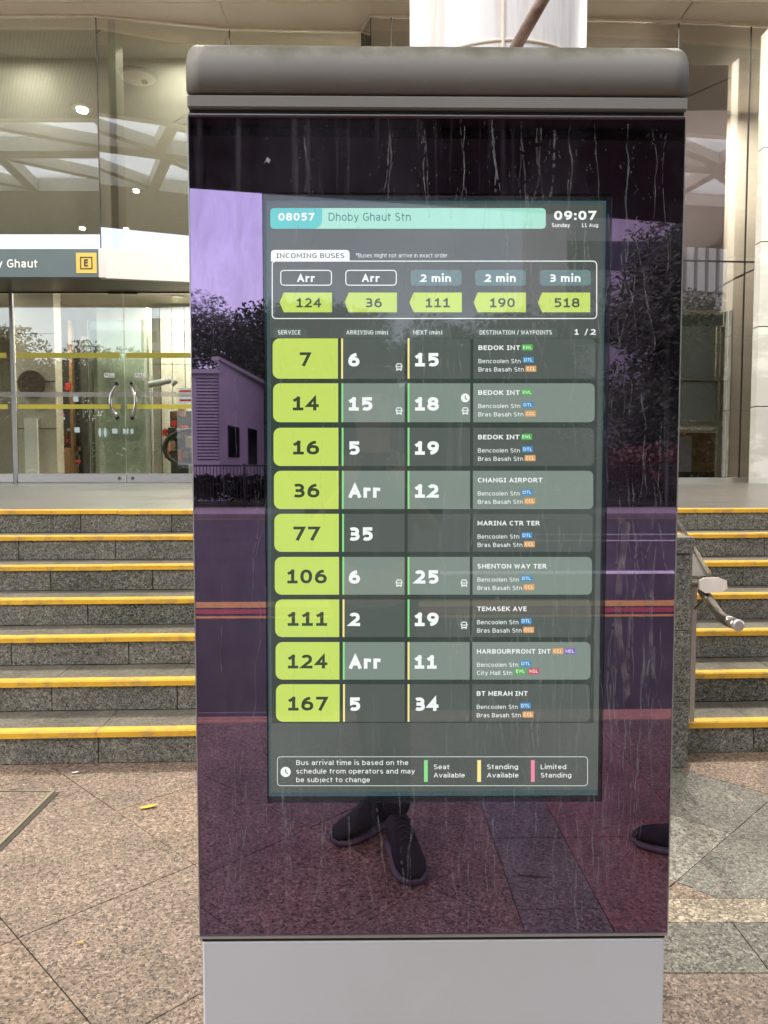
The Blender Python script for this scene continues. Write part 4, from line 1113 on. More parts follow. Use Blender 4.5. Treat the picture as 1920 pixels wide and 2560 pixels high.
def reflection_mat():  # semi-opaque film that paints the reflected band on the doors
    m, n, l = newmat('reflection_film')
    out = n.new('ShaderNodeOutputMaterial'); a = n.new('ShaderNodeBsdfTransparent'); b = n.new('ShaderNodeBsdfDiffuse'); b.inputs[0].default_value = (.45, .42, .40, 1)
    g = n.new('ShaderNodeNewGeometry'); t = n.new('ShaderNodeTexNoise'); t.inputs['Scale'].default_value = 3; l.new(g.outputs['Position'], t.inputs['Vector'])
    mr = n.new('ShaderNodeMapRange'); mr.inputs[3].default_value = .3; mr.inputs[4].default_value = .6; l.new(t.outputs['Fac'], mr.inputs[0])
    mx = n.new('ShaderNodeMixShader'); l.new(mr.outputs[0], mx.inputs[0]); l.new(a.outputs[0], mx.inputs[1]); l.new(b.outputs[0], mx.inputs[2]); l.new(mx.outputs[0], out.inputs[0]); return m
glassband = reflection_mat()
xd = [at(x, 970, YD).x for x in (33, 312)]; DW = xd[1] - xd[0]
door(xd[0] + .03, xd[1], True, 'glass door leaf left of the centre gap with a bowed pull handle near its right edge')
door(xd[1], xd[1] + DW, False, 'glass door leaf partly hidden by the kiosk with its pull handle near its left edge')
door(xd[0] - .02 - DW, xd[0] - .02, False, 'leftmost glass door leaf cut by the edge of the picture')
for x in (xd[0], xd[1] + DW + .03, xd[0] - .05 - DW):
    MB().box(x - .022, x + .022, YD - .01, YD + .03, zb - .02, zs0 + .02).build('door_jamb', M['black'] if x != xd[0] else M['intg'], front)
# glazing over the doors up to the canopy, dark header
MB().box(-9, -1.1, YD, YD + .012, ztop + .04, zs0 + .02).build('over_panel', M['gdoor'], front)
MB().box(xd[1] + DW + .06, -.30, YD, YD + .012, zb + .02, 3.99).build('side_light', M['gdoor'], front)
MB().box(-9, -1.1, YD - .004, YD + .02, ztop + .012, ztop + .038).build('header_rail', M['black'], front)

# ================================================================== STATION INTERIOR
hall = empty('station_hall', (0, 0, 0)); tag(hall, kind='structure')
MB().box(-10, 10, 10.6, 17, 1.0, ZD).build('hall_floor', surf('hall_floor_stone', (.38, .34, .29), .12, var=.08), hall)
MB().box(-10, 10, 17, 17.1, ZD, 7.4).build('back_wall', M['intw'], hall)
MB().box(-10.1, -10, 10, 17, ZD, 7.4).box(10, 10.1, 10, 17, ZD, 7.4).build('side_wall', M['intw'], hall)
MB().box(-10, -.2, 10.3, 17, 4.05, 4.15).build('lower_ceiling', M['intw'], hall)
MB().box(-10, 10, 10.3, 17, 7.3, 7.4).build('upper_ceiling', M['olive'], hall)
MB().box(-10, -.2, 11.6, 11.7, 4.15, 7.3).build('upper_wall', M['olive'], hall)
MB().box(-.3, -.2, 10.4, 17, ZD, 7.3).build('partition', M['intw'], hall)
def P10(px, py, Y): return at(px, py, Y)
# left interior
pw = empty('picture_wall_panel', (0, 0, 0)); tag(pw, 'pale free standing wall panel with a round bronze disc seen through the left door', 'wall panel')
a, b = P10(44, 1172, 11.5), P10(131, 640, 11.5)
MB().cbox(a.x, b.x, 11.5, 11.75, ZD + .02, 4.0, .005).build('panel', surf('stone_panel', (.42, .37, .31), .4, var=.06), pw)
for z in (1.9, 2.6, 3.3): MB().box(a.x, b.x, 11.497, 11.499, z, z + .01).build('joint', M['black'], pw)
c = P10(77, 959, 11.45); MB().tube([(c.x, 11.495, c.z), (c.x, 11.44, c.z)], P10(110, 959, 11.45).x - c.x, 40).build('round_disc', M['bronze'], pw)
a2 = P10(60, 1170, 11.4); b2 = P10(88, 1045, 11.4); MB().box(a2.x, b2.x, 11.44, 11.495, ZD + .1, b2.z).build('lower_plate', M['white'], pw)
shop = empty('shop_unit', (0, 0, 0)); tag(shop, 'dark shop unit with a magenta neon sign deep inside the left entrance', 'shop')
a, b = P10(133, 1175, 14), P10(228, 890, 14)
MB().box(a.x, b.x, 14.0, 14.1, ZD, b.z).build('back_panel', M['intd'], shop)
MB().box(P10(150, 1, 13.6).x, P10(158, 1, 13.6).x, 13.6, 13.7, ZD, 3.9).build('pillar', M['wood'], shop)
MB().box(P10(182, 1, 13.5).x, P10(196, 1, 13.5).x, 13.5, 13.7, ZD, 3.6).build('pillar', M['intd'], shop)
a, b = P10(136, 1165, 13.5), P10(180, 1120, 13.5); MB().cbox(a.x, b.x, 13.4, 13.8, ZD, b.z, .01).build('counter', M['wood'], shop)
a, b = P10(134, 1115, 13.6), P10(158, 1055, 13.6); MB().box(a.x, b.x, 13.6, 13.65, a.z, b.z).build('picture', M['wood'], shop); MB().box(a.x + .03, b.x - .03, 13.58, 13.6, a.z + .05, b.z - .05).build('picture_face', M['intd'], shop)
def pl(Y): return lambda x, y, l: Vector((at(x, y, Y).x, Y - l * 1e-4, at(x, y, Y).z))
text('e', 133, 139, 1031, 1041, .22, M['screenpink'], place=pl(13.3), parent=shop); text('r', 140, 145, 1031, 1041, .22, M['screenpink'], place=pl(13.3), parent=shop); text('ice', 148, 161, 1031, 1041, .22, M['screenpink'], place=pl(13.3), parent=shop)
for (x0, x1, y0, y1, mt) in ((132, 160, 1043, 1049, 'screenwhite'), (163, 175, 957, 976, 'red'), (183, 193, 985, 1004, 'screenwhite'), (186, 197, 1068, 1081, 'screenwhite'), (187, 200, 1150, 1156, 'red')):
    a, b = P10(x0, y1, 13.3), P10(x1, y0, 13.3); MB().cbox(a.x, b.x, 13.3, 13.34, a.z, b.z, .004).build('display', M[mt], shop)
rnd = random.Random(5)
for k in range(26):
    x0 = rnd.uniform(136, 222); y0 = rnd.uniform(1060, 1165); a, b = P10(x0, y0 + rnd.uniform(5, 12), 13.7), P10(x0 + rnd.uniform(3, 7), y0, 13.7)
    MB().box(a.x, b.x, 13.68, 13.76, a.z, b.z).build('shelf_goods', rnd.choice([M['red'], M['wood'], M['white'], M['intg'], M['bronze'], M['teal']]), shop)
gd = empty('inner_glass_screen', (0, 0, 0)); tag(gd, 'green tinted inner glass screen with wavy etching behind the door handles', 'glass screen')
a, b = P10(226, 1170, 12.2), P10(358, 800, 12.2)
MB().box(a.x, b.x, 12.2, 12.22, ZD + .03, b.z).build('pane', M['gint'], gd)
MB().box(a.x, b.x, 12.6, 12.63, ZD, 3.9).build('backing_wall', surf('pale_green_wall', (.60, .60, .54), .5, var=.08), gd)
for i in range(3):
    P = [P10(230 + 125 * t / 20, 1105 + 17 * i + 5 * math.sin(t * .9 + i), 12.19) for t in range(21)]
    MB().tube(P, .006, 5).build('etched_line', M['intg'], gd)
for (x0, x1, y0, y1) in ((246, 253, 1070, 1092), (259, 267, 1070, 1092)):
    c = P10((x0 + x1) / 2, (y0 + y1) / 2, 12.15); MB().disc(c, .022, .075, 'y').build('oval_light', M['screenwhite'], gd)
for x0, x1 in ((281, 293), (308, 314), (317, 321), (327, 333)):
    a, b = P10(x0, 1084, 12.15), P10(x1, 1072, 12.15); MB().box(a.x, b.x, 12.14, 12.15, a.z, b.z).build('small_display', M['screenwhite'], gd)
MB().box(P10(352, 1, 12.1).x, P10(357, 1, 12.1).x, 12.08, 12.14, ZD, 3.8).build('steel_mullion', M['steelsat'], gd)
wn_ = empty('tall_wall_panels', (0, 0, 0)); tag(wn_, 'beige wall panels with thin dark joints behind the escalator', 'wall panels')
for i, (x0, x1) in enumerate(((360, 385), (386, 415), (416, 448), (449, 482), (483, 520))):
    for z0, z1 in ((ZD, 2.35), (2.36, 3.05), (3.06, 4.0)):
        a, b = P10(x0, 1, 13.0).x, P10(x1, 1, 13.0).x; MB().box(a + .004, b - .004, 13.0, 13.04, z0, z1).build('wall_panel', M['intw'] if i else M['steelsat'], wn_)
MB().box(P10(358, 1, 13).x, P10(525, 1, 13).x, 13.05, 13.1, ZD, 4.0).build('backing', M['black'], wn_)
esc = empty('escalator', (0, 0, 0)); tag(esc, 'escalator end with black rubber handrail loop behind the right hand door', 'escalator')
ec = P10(478, 1120, 11.6)
loop = []
for i in range(15):
    t = R(95 + i * 12); loop.append((ec.x + .40 * math.cos(t), 11.6, ec.z + .27 * math.sin(t)))
loop = [(ec.x + 1.2, 11.6, ec.z + .36)] + loop + [(ec.x + 1.2, 11.6, ec.z - .27)]
MB().tube(loop, .035, 10).build('handrail', M['black'], esc, smooth=True)
MB().box(ec.x - .3, ec.x + 1.2, 11.58, 11.6, ec.z - .2, ec.z + .25).build('balustrade', M['gint'], esc)
MB().box(ec.x - .02, ec.x + 1.2, 11.50, 11.7, ZD, ec.z - .25).build('skirt', M['steelsat'], esc)
for i in range(6): MB().box(ec.x + .1 + i * .12, ec.x + .2 + i * .12, 11.8, 12.4, ec.z - .2 + i * .07, ec.z - .15 + i * .07).build('step', M['intd'], esc)
fl = empty('flower_stand', (0, 0, 0)); tag(fl, 'shelf of red and tan goods beside the escalator loop', 'shelf')
for k in range(26):
    x0 = rnd.uniform(412, 486); y0 = rnd.uniform(1030, 1140); c = P10(x0, y0, 12.4); r_ = rnd.uniform(.03, .07)
    MB().cbox(c.x - r_, c.x + r_, 12.4 - r_, 12.4 + r_, c.z - r_ * 1.3, c.z + r_ * 1.3, .012).build('boxed_item', rnd.choice([M['intd'], M['wood'], M['skin'], M['intg'], M['red'], M['intd']]), fl)
MB().box(P10(408, 1, 12.6).x, P10(500, 1, 12.6).x, 12.6, 12.7, ZD, P10(1, 1028, 12.6).z).build('cabinet', M['intd'], fl)
sgn = empty('striped_shop_sign', (0, 0, 0)); tag(sgn, 'lit white sign with red and green stripes above the escalator', 'sign')
a, b = P10(449, 1008, 12.0), P10(500, 970, 12.0)
MB().cbox(a.x, b.x, 12.0, 12.06, a.z, b.z, .004).build('sign_box', M['screenwhite'], sgn)
hh = b.z - a.z
M['sgreen'] = surf('stripe_green', (.03, .25, .15), .5)
for f0, f1, mt in ((.72, .86, 'red'), (.42, .56, 'sgreen'), (.12, .26, 'red')): MB().box(a.x, b.x, 11.993, 11.9995, a.z + hh * f0, a.z + hh * f1).build('stripe', M[mt], sgn)
cm = empty('camera_duct', (0, 0, 0)); tag(cm, 'grey ceiling duct with a white security camera above the escalator', 'duct')
MB().tube([P10(372, 962, 12.1), P10(430, 950, 12.1)], .05, 12).build('duct', M['intg'], cm); MB().tube([P10(430, 962, 12.0), P10(442, 952, 12.0)], .035, 10).build('security_camera', M['intg'], cm)
# ceiling lights in the hall, with some added fill lamps
def hall_lamp(x, y, z, e, lab):
    o = empty('ceiling_downlight', (x, y, z)); tag(o, lab, 'ceiling light', 'warm downlights in the station hall')
    m = MB(); m.disc((0, 0, -.004), .075, .075); m.build('lens', M['lamps'], o); MB().tube([(0, 0, -.01), (0, 0, 0)], .095, 16).build('trim', M['alu'], o)
    L = bpy.data.lights.new('hall_light', 'AREA'); L.shape = 'DISK'; L.size = .10; L.energy = e; L.color = (1, .92, .80)
    q = bpy.data.objects.new('hall_light', L); COL.objects.link(q); q.parent = o; q.location = (0, 0, -.05)
for i, (x, y) in enumerate(((-6.3, 11.0), (-3.9, 11.3), (-2.2, 11.3), (-5.4, 12.9), (-3.3, 12.42), (-2.4, 12.42), (-4.2, 15.4), (-2.0, 15.4))):
    hall_lamp(x, y, 4.045, 28, 'small warm round downlight, %s, in the ceiling behind the doors' % ['front row, far left', 'front row, over the left leaf', 'front row, by the kiosk edge', 'middle row, far left', 'middle row, centre', 'middle row, near the escalator', 'back row, left', 'back row, right'][i])
for i, (x, y) in enumerate(((2.6, 10.75), (5.1, 12.7), (4.35, 10.7))):  # the last one is added to brighten the lift enclosure
    hall_lamp(x, y, 7.29, 150, 'warm round downlight high behind the right hand glass, %s' % ['hidden by the kiosk', 'over the rear wall', 'added to brighten the lift enclosure front'][i])
for i, (x, y) in enumerate(((-5.2, 11.0), (-2.9, 11.1), (-1.0, 11.1))):  # added lamps that brighten the olive wall behind the upper glass
    hall_lamp(x, y, 7.29, 18, 'warm lamp added to brighten the upper glass, %s' % ['far left', 'beside the glass fin', 'near the partition'][i])

# right interior
rf = empty('lift_enclosure', (0, 0, 0)); tag(rf, 'dark grey framed glass lift enclosure behind the right hand shopfront glass', 'lift enclosure')
Yr = 11.2
def rb_(x0, x1, y0, y1, mt, nm, Y=Yr, t=.08, par=None):
    a, b = at(x0, y1, Y), at(x1, y0, Y); return MB().box(a.x, b.x, Y, Y + t, a.z, b.z).build(nm, M[mt], par or rf)
rb_(1817, 1834, 775, 1212, 'intg', 'post', Yr - .05); rb_(1809, 1817, 778, 1212, 'intd', 'post_return', Yr + .01)
rb_(1600, 1808, 786, 813, 'intg', 'head_beam'); rb_(1600, 1808, 780, 786, 'alu', 'head_trim', Yr - .01)
rb_(1600, 1790, 815, 940, 'grpan', 'infill', Yr + .03); rb_(1600, 1820, 941, 951, 'alu', 'shelf_rail', Yr - .03)
rb_(1600, 1790, 952, 1050, 'grpan', 'infill', Yr + .03); rb_(1600, 1810, 1052, 1066, 'steelsat', 'lower_rail', Yr - .02)
rb_(1600, 1792, 1075, 1081, 'white', 'window_head', Yr - .02); rb_(1792, 1801, 815, 1075, 'white', 'window_trim', Yr - .01); rb_(1801, 1808, 815, 1212, 'intw', 'door_jamb', Yr)
rb_(1792, 1801, 1082, 1205, 'beige', 'lower_trim', Yr)
rb_(1600, 1792, 1082, 1212, 'wood', 'dark_opening', Yr + .6); rb_(1600, 1792, 1180, 1212, 'intd', 'skirting', Yr + .3)
rb_(1700, 1730, 1090, 1180, 'pinkcol', 'curtain', Yr + .5)
rc = empty('mauve_column', (0, 0, 0)); tag(rc, 'flat mauve clad column high behind the right hand glass', 'column')
a, b = at(1640, 700, 11.6), at(1822, 130, 11.6); MB().box(a.x, b.x, 11.6, 12.0, at(1, 775, 11.6).z, 7.2).build('cladding', M['pinkcol'], rc)
mw = empty('marble_wall', (0, 0, 0)); tag(mw, 'white veined marble wall at the right edge beside the glass', 'wall')
a = at(1894, 900, 9.80)
for z0, z1 in ((1.10, 2.1), (2.11, 3.1), (3.11, 4.15), (4.16, 5.3), (5.31, 6.72)): MB().box(a.x, 9.2, 9.80, 9.95, z0, z1 - .003).build('marble_slab', M['marble'], mw)
rwall = empty('rear_wall', (0, 0, 0)); tag(rwall, 'olive beige rear wall beyond the lift enclosure', 'wall')
MB().box(-.1, 9.8, 13.4, 13.5, ZD, 7.3).build('wall_face', M['intw'], rwall)
hr = empty('reflected_handrail', (0, 0, 0)); tag(hr, 'thin dark bar imitating a handrail reflection in the right hand glass', 'handrail')
MB().tube([at(1760, 745, 10.9), at(1812, 710, 10.9), at(1893, 668, 10.7), at(1960, 666, 10.7)], .013, 8).build('rail', M['intg'], hr)  # handrail reflection in the glass, built as a solid tube behind it

# ================================================================== CANOPY OVER THE FORECOURT
can = empty('forecourt_canopy', (0, 0, 0)); tag(can, 'high olive canopy with a truss of triangular skylights mirrored in the glass front', 'canopy')
CZ = CAMH + 6.0
MB().box(-15, 15, 6.35, 9.72, CZ, CZ + .3).build('perforated_soffit', M['perf'], can)
MB().box(-15, 15, -.3, 2.7, CZ, CZ + .3).build('plain_soffit', M['beam'], can)
for y in (2.7, 4.62, 6.2): MB().box(-15, 15, y, y + (.36 if y == 4.62 else .15), CZ, CZ + .34).build('long_beam', M['beam'], can)
cw_ = 2.55
for i in range(-6, 7):
    x = i * cw_
    for y0, y1 in ((2.85, 4.62), (4.98, 6.2)):
        MB().beam((x, y0, CZ + .12), (x + .15, y1, CZ + .12), .22, .24).build('cross_beam', M['beam'], can)
        MB().beam((x + .1, y1, CZ + .12), (x + cw_, y0, CZ + .12), .17, .2).build('diagonal_beam', M['beam'], can)
        MB().box(x + .01, x + cw_ - .01, y0 + .002, y1 - .002, CZ + .26, CZ + .27).build('skylight_pane', M['skylight'], can)
for i in range(-6, 7):
    MB().beam((i * 2.4, 6.4, CZ - .004), (i * 2.4 + 1.5, 9.6, CZ - .004), .03, .01).build('panel_joint', M['black'], can)
def can_lamp(x, y, z, r, e, lab):  # serves the canopy downlights and the added fascia lamps
    o = empty('canopy_downlight', (x, y, z)); tag(o, lab, 'ceiling light', 'round downlights in the forecourt canopy')
    MB().disc((0, 0, -.012), r * .6, r * .6).build('lens', M['lamp'], o); MB().tube([(0, 0, -.011), (0, 0, 0)], r, 20).build('trim', M['beam'], o)
    L = bpy.data.lights.new('canopy_light', 'AREA'); L.shape = 'DISK'; L.size = r * .9; L.energy = e; L.color = (1, .93, .82); L.energy = e * (1.5 if y > 7.9 else .55)
    q = bpy.data.objects.new('canopy_light', L); COL.objects.link(q); q.parent = o; q.location = (0, 0, -.05)
def mirf(px, py, h=6.0):   # the same for the angled pane right of the fin
    d = ray(px, py); C = Vector((0, 0, CAMH)); p0 = Vector((-3.62, 10.0, 0)); u = Vector((1.62, .28, 0)).normalized(); n = Vector((u.y, -u.x, 0))
    t = (p0 - C).dot(n) / d.dot(n); p = C + d * t; e = d - n * (2 * d.dot(n)); k = (CAMH + h - p.z) / e.z; q = p + e * k
    return q.x, q.y
def mir(px, py, h=6.0):   # place whose mirror image in the glass front stands at this pixel
    d = ray(px, py); t = h / d.z; return d.x * t, 2 * 10.0 - d.y * t
for (px, py, r, e, w) in ((205, 270, .17, 90, 'brightest round downlight in the perforated canopy soffit'), (340, 473, .12, 70, 'small round downlight nearest the middle of the canopy'), (205, 567, .12, 70, 'small round downlight in the plain soffit near the street edge'), (312, 616, .12, 70, 'small round downlight at the street edge of the canopy')):
    x, y = (mirf if px > 270 else mir)(px, py); can_lamp(x, max(y, -.15), CZ, r, e, w)
for x, w in ((-6.7, 'far left'), (-2.3, 'left'), (1.0, 'middle'), (3.9, 'right'), (6.8, 'far right')):  # added row of lamps that brightens the fascia
    can_lamp(x, 8.4, CZ, .05, 95, 'small lamp added under the canopy to brighten the fascia, %s' % w)
for x, y, w in ((3.4, 7.4, 'round canopy downlight above the right hand glass'), (3.4, 1.6, 'round canopy downlight above the right side of the kiosk'), (.5, 7.4, 'round canopy downlight above the middle of the landing')):
    can_lamp(x, y, CZ, .14, 80, w)
x, y = mirf(345, 190); dd = empty('ceiling_disc', (x, y, CZ)); tag(dd, 'round blank service disc in the perforated canopy soffit', 'ceiling disc')
MB().tube([(0, 0, -.03), (0, 0, 0)], .30, 28).build('disc', M['intg'], dd); MB().tube([(.0, 0, -.036), (0, 0, -.031)], .25, 28).build('inner_disc', M['beam'], dd); MB().tube([(.1, -.05, -.06), (.1, -.05, -.036)], .05, 12).build('sensor', M['black'], dd)

# ================================================================== BUS SHELTER ROOF (only seen mirrored in the kiosk glass)
sh = empty('bus_shelter', (0, 0, 0)); tag(sh, 'dark flat bus shelter roof mirrored along the top of the kiosk glass', 'bus shelter')
SZ = CAMH + 2.3
M['shelter'] = surf('dark_shelter_soffit', (.05, .045, .045), .6, var=.2, scale=1.5)
def sprism(pts, z0, z1, nm, mt): MB().prism(pts, z0, z1).build(nm, M[mt], sh)
e0, e1 = MX(478, 471, Z=SZ), MX(1517, 545, Z=SZ); sl_ = (e1.y - e0.y) / (e1.x - e0.x)
sprism([(-7, e0.y + sl_ * (-7 - e0.x)), (7, e0.y + sl_ * (7 - e0.x)), (7, -.9), (-7, -.9)], SZ, SZ + .12, 'roof', 'shelter')
for i in range(-7, 7): MB().box(i + .49, i + .51, -3.3, -1.0, SZ - .006, SZ - .001).build('soffit_seam', M['iron'], sh)
MB().box(-7, 7, -3.0, -2.9, SZ - .06, SZ - .001).build('purlin', M['shelter'], sh)
for x in (-4.2, 4.3): MB().tube([(x, -1.2, 0), (x, -1.2, SZ)], .07, 14).build('post', M['shelter'], sh)

# ================================================================== ACROSS THE ROAD (seen in the reflections)
def leaves(n, blobs, size, seed):
    rnd = random.Random(seed); m = MB()
    for k in range(n):
        c, r = rnd.choice(blobs); c = Vector(c)
        d = Vector((rnd.gauss(0, 1), rnd.gauss(0, 1), rnd.gauss(0, 1))).normalized() * r * (rnd.random() ** .35)
        p = c + Vector((d.x, d.y, d.z * .75)); s = size * rnd.uniform(.6, 1.4)
        a = Vector((rnd.gauss(0, 1), rnd.gauss(0, 1), rnd.gauss(0, .7))).normalized(); b = a.orthogonal().normalized()
        m.quad(p - a*s, p - b*s*.5, p + a*s, p + b*s*.5)
    return m
def tree(h, w, seed, n=30000, size=.115):
    rnd = random.Random(seed); t = empty('broadleaf_tree', (0, 0, 0)); blobs = []
    for i in range(30):
        z = h * rnd.uniform(.12, .93); rr_ = w * (1.1 - abs(z / h - .5)) * .5; a = rnd.uniform(0, 6.28); q = rr_ * rnd.uniform(.1, .9)
        blobs.append(((q * math.cos(a), q * math.sin(a), z), w * rnd.uniform(.18, .32)))
    tr = MB(); tr.tube([(0, 0, 0), (.1, 0, h * .3), (.05, .1, h * .55)], [.28, .2, .1], 8)
    for c, r in blobs[:7]: tr.tube([(.07, 0, h * .3), tuple(Vector(c) * .6 + Vector((0, 0, h * .12))), c], [.12, .07, .03], 6)
    tr.build('trunk', M['bark'], t); leaves(n, blobs, size, seed + 1).build('crown', M['leaf' if seed % 2 else 'leaf2'], t)
    return t
protos = [tree(9.5, 8, 1), tree(8.4, 7.5, 2), tree(10.2, 7, 5)]
spots = [(-22, -36, 0, 1.05), (-17, -37, 1, 1.1), (-13.5, -42.5, 2, 1.02), (-9.0, -43, 0, 1.15), (-4.5, -42, 1, 1.2), (-1, -38, 2, .95), (3, -37, 0, .9), (7.5, -35, 1, 1.0),
         (12.6, -27, 2, 1.12), (15.2, -28, 0, 1.2), (19, -30, 1, 1.45), (23, -31, 2, 1.25), (28, -31, 0, 1.35), (33, -31, 1, 1.4), (-27, -33, 1, 1.2), (38, -32, 2, 1.2)]
tlabs = ['tree far left across the road, third from the end of the row', 'tall dark tree left of the white louvred building', 'tree rising behind the louvred bay of the white building', 'tree behind the sloping roof of the white building',
 'tree just right of the white building, mirrored behind the display', 'slim tree mirrored behind the middle of the display', 'lower tree mirrored behind the right half of the display', 'tree next to the gap before the ribbed building',
 'big dark tree mirrored in the right strip of the kiosk glass', 'dark tree overlapping the one mirrored right of the display', 'tallest tree in front of the ribbed building', 'tree before the fins, mirrored in the right shopfront',
 'broad tree mirrored low in the right hand glass', 'tree near the right end of the ribbed building', 'broad tree at the far left end of the row', 'last tree at the far right end of the row']
used = set()
for i, (x, y, k, s) in enumerate(spots):
    t = protos[k] if k not in used else copy_tree(protos[k]); used.add(k)
    t.location = (x, y, -.1); t.scale = (s, s, s); t.rotation_euler = (0, 0, i * 1.3)
    tag(t, tlabs[i], 'tree', 'trees across the road')
# hedges behind the fence
for i, (x0, x1, mt, z1, lab) in enumerate(((-13, -7.0, 'leaf2', 1.5, 'dark green hedge behind the fence in front of the white building'), (4.0, 16, 'hedge', 2.5, 'reddish clipped hedge behind the fence under the big trees'), (-7, 4, 'leaf2', 1.2, 'low dark hedge behind the middle of the fence'))):
    bl = [((x0 + (x1 - x0) * j / 24, -24.6, z1 * .5), z1 * .5) for j in range(25)]
    o = leaves(6000, bl, .12, 20 + i).build('hedge', M[mt]); tag(o, lab, 'hedge')
# iron fence
fz, fy = 1.37, -22.9
fnc = empty('road_fence', (0, 0, 0)); tag(fnc, 'long black iron railing along the far pavement across the road', 'fence')
m = MB()
for i in range(360): m.box(-20 + i * .111 - .011, -20 + i * .111 + .011, fy - .01, fy + .01, .12, fz)
tag(m.build('bars', M['iron'], fnc), kind='stuff')
for i in range(20):
    x = -20 + 2 * i
    MB().box(x + .041, x + 1.959, fy - .02, fy + .02, fz - .03, fz + .02).build('top_rail', M['iron'], fnc); MB().box(x + .041, x + 1.959, fy - .02, fy + .02, .12, .16).build('bottom_rail', M['iron'], fnc)
    MB().box(x - .04, x + .04, fy - .04, fy + .04, -.01, fz + .06).build('post', M['iron'], fnc)
tag(leaves(26000, [((x * 1.0, -50 + 1.5 * math.sin(x), 3.0 + 1.2 * math.sin(x * .7)), 3.6) for x in range(-80, 81, 3)], .30, 77).build('distant_wood', M['leaf2']), 'dark mass of far woodland behind the row of trees', 'woodland', kind='stuff')
tag(MB().prism([(-140, -70), (140, -70), (140, -52), (-140, -52)], -.2, 5.5).build('dark_backdrop', M['leaf2']), kind='structure')  # added dark block hiding bright sky in the gaps between trees
# white building with louvres and dark doors
wb = empty('white_building', (0, 0, 0)); tag(wb, 'low white building with louvred bay and two dark doors behind the far fence', 'building')
YB = -28.0
a, b = MX(480, 1190, YB), MX(553, 912, YB); c = MX(662, 967, YB)
MB().box(a.x - 6, b.x, YB - 6, YB, -.1, b.z - .35).build('louvred_bay', M['wallw'], wb)
c = MX(668, 969, Z=b.z + .1); W0 = Vector((b.x, YB + .5, 0)); W1 = Vector((c.x, c.y, 0))
q = MB(); q.v = [(W0.x, W0.y, -.1), (W1.x, W1.y, -.1), (W1.x - .1, W1.y - .5, -.1), (W0.x, W1.y - .5, -.1)]; q.v += [(x_, y_, b.z + .1) for x_, y_, z_ in q.v]
q.f = [(3,2,1,0), (4,5,6,7), (0,1,5,4), (1,2,6,5), (2,3,7,6), (3,0,4,7)]; q.m = [0]*6; q.build('wing', M['wallw'], wb)
ze = b.z
MB().beam((W0.x - .1, W0.y + .1, ze + .17), (W1.x + .1, W1.y + .05, ze + .17), .3, .14).build('roof_edge', M['white'], wb)
MB().box(a.x - 6.1, b.x + .05, YB - 6.1, YB + .25, b.z - .35, b.z - .2).build('roof', M['white'], wb)
l0, l1 = MX(493, 1150, YB), MX(545, 940, YB)
for i in range(26):
    z = l0.z + (l1.z - l0.z) * i / 26; MB().box(l0.x, l1.x, YB + .002, YB + .05, z + .04, z + .12).build('louvre', M['wallw'], wb)
MB().box(l0.x, l1.x, YB + .001, YB + .012, l0.z, l1.z).build('louvre_recess', M['intd'], wb)
def wingp(pxa, pxb, pya, pyb, nm):
    d = (W1 - W0).normalized(); nrm = Vector((d.y, -d.x, 0)) * -.03
    def hit(px, py):
        p = MX(px, py, Yw=-20.0); e = MX(px, py, Yw=-30.0) - p
        k = ((W0.x - p.x) * d.y - (W0.y - p.y) * d.x) / (e.x * d.y - e.y * d.x); return p + e * k
    p, q = hit(pxa, pyb), hit(pxb, pyb); z1 = hit(pxa, pya).z; o_ = Vector((-d.y, d.x, 0)) * .02
    if o_.y < 0: o_ = -o_
    p0 = p + o_; q0 = q + o_
    MB().beam((p0.x, p0.y, (p.z + z1) / 2), (q0.x, q0.y, (p.z + z1) / 2), .05, z1 - p.z).build(nm, M['dwin'], wb)
wingp(570, 597, 1063, 1142, 'window'); wingp(620, 641, 1070, 1160, 'door')
# ribbed building
rbd = empty('ribbed_building', (0, 0, 0)); tag(rbd, 'tall pale building with vertical concrete fins across the road', 'building')
MB().box(11, 46, -52, -40, -.1, 21).build('wall', M['wallw'], rbd)
for z in (4.2, 8.2, 12.2):
    MB().box(11, 46, -39.99, -39.90, z - .1, z + 1.4).build('window_band', M['dwin'], rbd)
MB().box(11, 46, -39.99, -39.90, 15.9, 20.0).build('fin_recess', M['tower'], rbd)
for i in range(36): MB().box(11 + i * .97, 11.62 + i * .97, -39.89, -39.4, 15.7, 20.2).build('fin', M['wallw'], rbd)
MB().box(10.8, 46.2, -40, -39.3, 20.2, 21.6).build('parapet', M['white'], rbd)
tw_ = empty('grey_tower', (0, 0, 0)); tag(tw_, 'square grey block rising above the trees mirrored in the left door', 'building')
MB().box(-22.5, -16.8, -62, -52, -.1, 15.0).build('wall', M['tower'], tw_)
for i in range(4): MB().box(-21.8 + i * 1.3, -21.0 + i * 1.3, -51.99, -51.9, 12.8, 13.8).build('window', M['dwin'], tw_)
lp = empty('lamp_post', (-21.5, -20.4, 0)); tag(lp, 'tall grey street lamp post with cross arms across the road', 'lamp post')
MB().tube([(0, 0, 0), (0, 0, 9.6)], [.12, .07], 10).build('pole', M['tower'], lp); MB().tube([(-1.6, 0, 8.6), (3.2, 0, 8.5)], .05, 8).build('arm', M['tower'], lp); MB().box(-1.9, -1.3, -.12, .12, 8.5, 8.66).build('lamp_head', M['tower'], lp)

